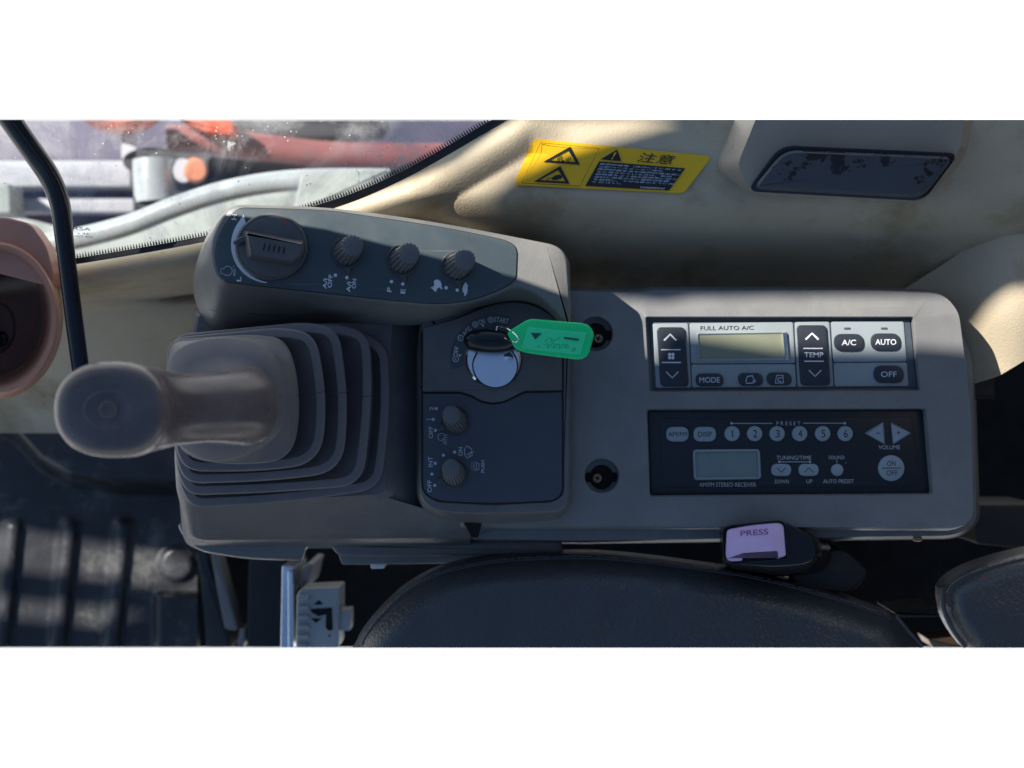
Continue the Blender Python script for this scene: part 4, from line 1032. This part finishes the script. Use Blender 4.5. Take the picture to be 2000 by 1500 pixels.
o = finish('key_ring', kr, M['chrome'], None); L(o, 'thin silver split ring joining the key head to the green tag', 'key ring')
tg = thing('key_tag', 'translucent green key tag with handwriting lying right of the key', 'key tag', (1080, 660, .036))
ztg = .040
tgo = [(990, 649, 6), (1033, 622, 12), (1150, 632, 16), (1161, 652, 8), (1149, 696, 10), (1132, 703, 8), (1025, 689, 14), (1004, 680, 12)]
tb = slab('tag_body', tgo, 8, ztg - .0055, ztg, 4, M['green'], tg)
slab('tag_label', [(1031, 639), (1147, 650), (1133, 693), (1019, 681)], 2, ztg - .0005, ztg + .0006, 1, M['greenlabel'], tg)
flat('print_mark', [(1037, 650), (1058, 651), (1045, 663)], ztg + .0010, M['greenink'], tg)
flat('print_mark', [(1102, 658), (1131, 662), (1130, 665.5), (1101, 661.5)], ztg + .0010, M['greenink'], tg)
strokes('handwriting', [spline([(1064, 675), (1068, 671), (1072, 674), (1069, 678), (1075, 677), (1078, 671), (1083, 673), (1080, 679), (1086, 678), (1088, 672), (1093, 674), (1092, 680), (1097, 678), (1098, 673), (1103, 675), (1106, 681), (1110, 677), (1106, 672), (1103, 679)], 5),
                        spline([(1064, 668), (1072, 660), (1078, 663), (1076, 668), (1084, 664), (1094, 659)], 4), [(1049, 679), (1052, 675), (1055, 677)], spline([(1117, 688), (1121, 679), (1124, 684), (1119, 683)], 4)], .65, ztg + .0010, M['greenink'], tg)

# ------------------------------------------------------------------ raised switch box with throttle dial
ZT = .035
sb = thing('switch_box', 'raised angled switch box with throttle dial and three small knobs', 'switch box', (760, 520, 0))
T = [(452, 399, 26), (640, 404, 80), (860, 434, 120), (1088, 479, 20), (1108, 500, 16), (1114, 590, 12), (1113, 640, 10), (1066, 588, 40), (1010, 556, 50), (950, 588, 60), (860, 601, 70), (640, 582, 60), (424, 552, 24), (409, 508, 50), (413, 462, 60), (432, 425, 60)]
Bb = [(440, 404, 26), (640, 414, 80), (860, 442, 120), (1088, 485, 20), (1113, 506, 16), (1116, 620, 12), (1114, 668, 10), (1072, 606, 40), (1020, 588, 50), (956, 593, 60), (832, 638, 50), (640, 628, 60), (424, 656, 20), (388, 612, 40), (372, 552, 60), (400, 462, 60)]
mid = [(a[0] * .45 + b[0] * .55, a[1] * .45 + b[1] * .55, a[2]) for a, b in zip(T, Bb)]
hi_ = [(a[0] * .86 + b[0] * .14, a[1] * .86 + b[1] * .14, a[2]) for a, b in zip(T, Bb)]
rT = rounded(T, 20, 6)
finish('box_shell', loft_bm([(rounded(Bb, 20, 6), -.028), (rounded(Bb, 20, 6), -.004), (rounded(mid, 20, 6), ZT - .018), (rounded(hi_, 20, 6), ZT - .0050), (offset(rT, 0), ZT - .0022), (offset(rT, 2), ZT - .0008), (offset(rT, 5), ZT)]), M['plastic_box'], sb, 40)
fp = rounded([(463, 406, 18), (640, 411, 60), (700, 420, 60), (860, 443, 80), (990, 470, 22), (1010, 484, 14), (1008, 545, 10), (985, 562, 30), (925, 586, 60), (855, 595, 50), (640, 573, 60), (436, 550, 18), (420, 512, 40), (424, 462, 50)], 12, 6)
slab('plate_seam', offset(fp, -1.3), None, ZT - .001, ZT + .0003, 0, M['seam'], sb)
slab('switch_faceplate', fp, None, ZT - .001, ZT + .0010, 1.0, M['face'], sb)
strokes('shell_seam', [[(408, 605), (420, 607), (560, 618), (640, 622)]], .9, .0145, M['seam'], sb)
ZF_ = ZT + .0010
dc = (530, 482)
M['dial'] = mat('dial_plastic', (.105, .10, .10), .36, bump=.12, dust=.15)
dl = finish('throttle_dial', loft_bm([(ell(*dc, 71, 66, 64), ZF_), (ell(*dc, 70.5, 65.5, 64), ZF_ + .0040), (ell(*dc, 69, 64, 64), ZF_ + .0052), (ell(*dc, 66.5, 61.5, 64), ZF_ + .0056), (ell(*dc, 65, 60, 64), ZF_ + .0052), (ell(dc[0], dc[1], 60, 55, 64), ZF_ + .0058)]), M['dial'], sb)
def rot(p, a, c=dc):
    r_ = math.radians(a); x, y = p[0] - c[0], p[1] - c[1]; return (c[0] + x * math.cos(r_) - y * math.sin(r_), c[1] + x * math.sin(r_) + y * math.cos(r_))
hw = lambda s: [rot(p, 9) for p in ((dc[0] - 60 * s, dc[1] - 22), (dc[0] + 63 * s, dc[1] - 22), (dc[0] + 66 * s, dc[1] + 10), (dc[0] - 54 * s, dc[1] + 30))]
def dome(cs, z0, z1, infl): 
    p0 = rounded(cs, 8, 5); return loft_bm([(p0, z0), (offset(p0, infl * .3), z0 + (z1 - z0) * .5), (offset(p0, infl * .7), z1 - .0010), (offset(p0, infl), z1)])
finish('dial_grip', dome([rot((dc[0] - 60, dc[1] - 24), 9), rot((dc[0] + 64, dc[1] - 22), 9), rot((dc[0] + 66, dc[1] + 6), 9), rot((dc[0] + 50, dc[1] + 30), 9), rot((dc[0] - 44, dc[1] + 30), 9)], ZF_ + .005, ZF_ + .0150, 9), M['dial'], dl, 30)
finish('dial_pointer', dome([(452, 474), (470, 460), (500, 458), (507, 463), (503, 469), (478, 474), (464, 482)], ZF_ + .004, ZF_ + .0095, 3), M['knob'], dl, 40)
for k in range(5):
    x = 516 + k * 9.6; y = 482 + k * 1.8
    slab('grip_mark', rounded(rect(x, y, 2.4, 14, 14), .8, 2), None, ZF_ + .0145, ZF_ + .0153, 0, M['seam'], dl)
slab('red_paint_dab', rounded(rect(557, 435, 5, 6, 20), 2, 3), None, ZF_ + .005, ZF_ + .0062, 0, M['red'], dl)
bm = bmesh.new()                                          # tapering white band round the dial
n_ = 30; A = []; Bq = []
zP = ZF_ + .0003
for k in range(n_ + 1):
    t = k / n_; a = math.radians(221 + (98 - 221) * t)
    ro = 83 - 10 * t; ri = 66 + 4.5 * t
    A.append(bm.verts.new(P(dc[0] + 1 + ro * math.cos(a), dc[1] + 1 + ro * math.sin(a) * .97, zP))); Bq.append(bm.verts.new(P(dc[0] + 1 + ri * math.cos(a), dc[1] + 1 + ri * math.sin(a) * .97, zP)))
for i in range(n_): bm.faces.new((A[i], A[i + 1], Bq[i + 1], Bq[i]))
tipv = bm.verts.new(P(476, 419, zP)); bm.faces.new((A[0], tipv, Bq[0]))
finish('speed_band', bm, M['white'], sb, 0)
def sp2(s, cx, cy, w_, h_, ang=83, m='white', bold=.022): return text(s, cx, cy, w_, h_, M[m], sb, zP, ang=ang, bold=bold)
sp2('H', 457.5, 424, 11, 10, 84); sp2('L', 466.5, 545, 9, 9, 88); sp2('min⁻¹', 457.5, 529, 19, 6, 86, bold=0)
cir = [(444 + 10 * math.cos(a), 529 + 9.6 * math.sin(a)) for a in [math.radians(150 + 15 * k) for k in range(-8, 14)]]
strokes('engine_symbol', [[(438, 536)] + [(444 + 9.5 * math.cos(math.radians(q_)), 529 + 9.2 * math.sin(math.radians(q_))) for q_ in range(125, -106, -15)] + [(438, 522.5), (438, 525.5), (431.5, 524), (431, 534), (438, 535)]], 1.3, zP, M['sblue'], sb)
sp2('A/I', 634.8, 554, 20, 8); sp2('OFF', 644.8, 549, 26, 8.4, 84); sp2('A/I', 681.2, 560.5, 20, 8); sp2('ON', 691.5, 554, 19, 8.4, 84)
sp2('P', 760.5, 565.5, 9, 9); sp2('E', 787, 569, 9, 9)
for x, y in ((655, 537.5), (677.5, 542), (764.6, 550), (786.6, 554.5), (871.3, 562), (893, 566.5)):
    flat('position_dot', ell(x, y, 3.4, 3.4, 14), zP, M['white'], sb, .0002)
rab = [(850, 546.5), (855, 546), (860, 549), (862.5, 555), (862, 559), (864, 564), (861.5, 565), (859, 561), (855, 563), (853, 565), (852, 570), (848.5, 569), (846.5, 566), (842, 562.5), (841.5, 560.5), (847, 562), (843, 558.5), (848, 559.5), (848, 554), (847, 549.5)]
flat('rabbit_symbol', rab, zP + .0001, M['white'], sb)
tur = [(909.5, 551), (911.5, 553), (912, 556), (915, 557.5), (912.8, 560), (913.5, 566), (912, 571), (914, 573), (911, 573.5), (909, 578), (906.5, 578), (907, 573), (903.8, 570), (903, 564), (904.5, 558), (907, 554)]
flat('turtle_symbol', tur, zP + .0001, M['white'], sb)
for bx, by, tx, ty, pa in ((676.5, 493.5, 689, 480, 84), (785.5, 508, 799, 495, 84), (892, 520.5, 908, 507, 82)):
    knob(sb, bx, by, 31.5, tx, ty, 21.5, ZF_, .019, pa, M['knobtop'], 16)

# ------------------------------------------------------------------ seat and buckle
SE = [(650, 1300), (688, BOT), (706, 1232), (740, 1190), (785, 1148), (840, 1116), (900, 1097), (980, 1084), (1060, 1079), (1160, 1078), (1260, 1086), (1360, 1099), (1450, 1112), (1540, 1132), (1640, 1160), (1710, 1184), (1745, 1198), (1775, 1232), (1805, BOT)]
se = spline(SE, 6)
seat = thing('operator_seat', 'black vinyl operator seat with stitched edge along the bottom', 'seat', (1250, 1200, -.1))
def pdist(pl, x, y):
    best = 1e18
    for (ax, ay), (bx, by) in zip(pl, pl[1:]):
        dx, dy = bx - ax, by - ay; q = dx * dx + dy * dy
        t = 0 if q == 0 else max(0.0, min(1.0, ((x - ax) * dx + (y - ay) * dy) / q))
        e = (x - ax - t * dx) ** 2 + (y - ay - t * dy) ** 2
        if e < best: best = e
    return math.sqrt(best)
def seat_patch(name, edge, x0, x1, zc, hh, dx=7, e2=None):
    xs = [x0 + (x1 - x0) * i / int((x1 - x0) / dx) for i in range(int((x1 - x0) / dx) + 1)]
    def zf(x, y):
        # distance to the outline, approximated from the sampled edge
        d = pdist(edge, x, y)
        t = min(1, d / 70)
        return zc + hh * math.sqrt(max(0, 1 - (1 - t) ** 2)) + .008 * min(1, d / 250) + .0012 * mnoise.noise(Vector((x / 60, y / 90, 3)))
    return zf, xs
zf, xs = seat_patch('c', se, 688.5, 1804, -.075, .035)
grid('cushion', xs, lambda x: min(BOT - .3, interp(se, x)), lambda x: BOT, 34, zf, M['leather'], seat, skirt=.015, power=1.5)
def seam(name, pts, inset, wm, m, par, zf, raise_=.0006, dash=None):
    q = [];
    for i, (x, y) in enumerate(pts):
        a = Vector(pts[max(i - 1, 0)]); b = Vector(pts[min(i + 1, len(pts) - 1)]); d = (b - a).normalized(); nn = Vector((-d.y, d.x))
        q.append((x + nn.x * inset, y + nn.y * inset))
    q = [p for p in q if p[1] < BOT - 1]
    if dash is None:
        bm = tube_bm([P(x, y, zf(x, y) + raise_) for x, y in q], wm, 6)
    else:
        bm = bmesh.new(); acc = 0
        for a, b in zip(q, q[1:]):
            ln = math.dist(a, b)
            while acc < ln:
                t0 = acc / ln; t1 = min(1, (acc + dash * .6) / ln); c = [(a[0] + (b[0] - a[0]) * t, a[1] + (b[1] - a[1]) * t) for t in (t0, t1)]
                tube_bm([P(x, y, zf(x, y) + raise_) for x, y in c], wm, 5, bm=bm); acc += dash
            acc -= ln
    o = finish(name, bm, m, par); return o
cl_ = [p for p in se if 686 <= p[0] <= 1745]
seam('piping', cl_, 13, .0007, M['leather'], seat, zf, .0004)
o = seam('stitching', cl_, 9, .00022, M['pale'], seat, zf, .0010, dash=7); o['kind'] = 'stuff'
seam('piping', [p for p in se if p[0] > 1745], 2, .0016, M['plastic'], seat, zf, .001)
BE = spline([(1838, 1150), (1850, 1132), (1880, 1112), (1920, 1096), (1960, 1084), (2010, 1072), (2080, 1058)], 6)
be2 = spline([(1838, 1150), (1840, 1185), (1850, 1215), (1866, 1242), (1884, BOT)], 6)
ring = list(reversed(be2)) + BE[1:]
def zb_(x, y):
    d = pdist(ring, x, y); t = min(1, d / 45)
    return -.055 + .035 * math.sqrt(max(0, 1 - (1 - t) ** 2)) + .006 * min(1, d / 200)
grid('backrest', [1838.5 + i * 5 for i in range(48)], lambda x: interp(BE, x), lambda x: min(BOT, interp([(b, a) for b, a in be2], x)) if x < 1884 else BOT, 24, zb_, M['leather'], seat, skirt=.015, power=1.2)
seam('piping', BE, 17, .0010, M['leather'], seat, zb_, .0004); o = seam('stitching', BE, 13, .00035, M['galv'], seat, zb_, .0010, dash=6); o['kind'] = 'stuff'
seam('piping', be2, -3, .0016, M['plastic'], seat, zb_, .001)
strokes('red_speck', [([(1934, 1131), (1937, 1130), (1938, 1134), (1935, 1136)],)], 1.6, .0, M['red'], seat); C.objects['red_speck'].location.z = zb_(1936, 1133) + .0015
slab('hinge', [(1745, 1196), (1842, 1188), (1850, 1204), (1760, 1206)], 4, -.16, -.105, 3, M['blackm'], seat)
L(slab('brown_strip', [(1812, 1248), (1872, 1242), (1884, BOT), (1822, BOT)], 2, -.19, -.16, 2, M['brass'], None), 'small brown strip in the gap at the bottom edge', 'strip')
L(slab('dark_bracket', [(1905, 985), (2040, 985), (2040, 1075), (1905, 1062)], 8, -.25, -.17, 5, M['blackm'], None), 'dark bracket behind the console at the right edge', 'bracket')

bk_ = thing('seat_belt_buckle', 'black seat belt buckle with pink PRESS button above the seat', 'buckle', (1500, 1065, 0))
bo = [(1405, 1032, 10), (1425, 1024, 14), (1528, 1014, 16), (1545, 1022, 10), (1600, 1052, 40), (1612, 1085, 30), (1590, 1116, 24), (1520, 1122, 20), (1424, 1108, 12), (1410, 1094, 10)]
b2_ = [(1412, 1036, 10), (1425, 1028, 14), (1528, 1020, 16), (1552, 1030, 14), (1590, 1048, 40), (1600, 1085, 30), (1580, 1104, 24), (1510, 1110, 20), (1424, 1104, 12), (1414, 1094, 10)]
finish('buckle_housing', loft_bm([(rounded([(x + 18 if x > 1550 else x, y + 5, r) for x, y, r in bo], 8, 5), -.075), (rounded(bo, 8, 5), -.030), (rounded(b2_, 8, 5), -.012), (offset(rounded(b2_, 8, 5), 4), -.010)]), M['black'], bk_)
rim_o = rounded([(1409, 1033, 10), (1424, 1025, 12), (1526, 1015, 14), (1537, 1024, 8), (1541, 1094, 8), (1428, 1104, 10), (1412, 1094, 10)], 8, 5)
finish('buckle_rim', loft_bm([(rim_o, -.020), (rim_o, -.002), (offset(rim_o, 1.2), 0), (offset(rim_o, 3.2), -.0002), (offset(rim_o, 4), -.006)], cap_top=True), M['black'], bk_)
pb_ = rounded([(1419, 1034, 8), (1470, 1024, 30), (1522, 1020, 9), (1531, 1026, 6), (1536, 1086, 5), (1518, 1092, 2), (1516, 1079, 1), (1450, 1083, 3), (1451, 1096, 5), (1422, 1098, 10), (1416, 1086, 8)], 4, 4)
pk = finish('release_button', loft_bm([(pb_, -.010), (pb_, -.0016), (offset(pb_, 1.5), -.0006), (offset(pb_, 3), -.0004)]), M['pink'], bk_)
text('PRESS', 1473.5, 1040, 54, 11, M['pinkink'], pk, .0, ang=4)
slab('latch_slot', rounded([(1452, 1084), (1514, 1079), (1517, 1093), (1453, 1098)], 1, 2), None, -.012, -.0045, 0, M['blackm'], bk_)
slab('buckle_strap', [(1520, 1090), (1650, 1070), (1700, 1120), (1660, 1160), (1560, 1150)], 16, -.16, -.07, 6, M['blackm'], bk_)
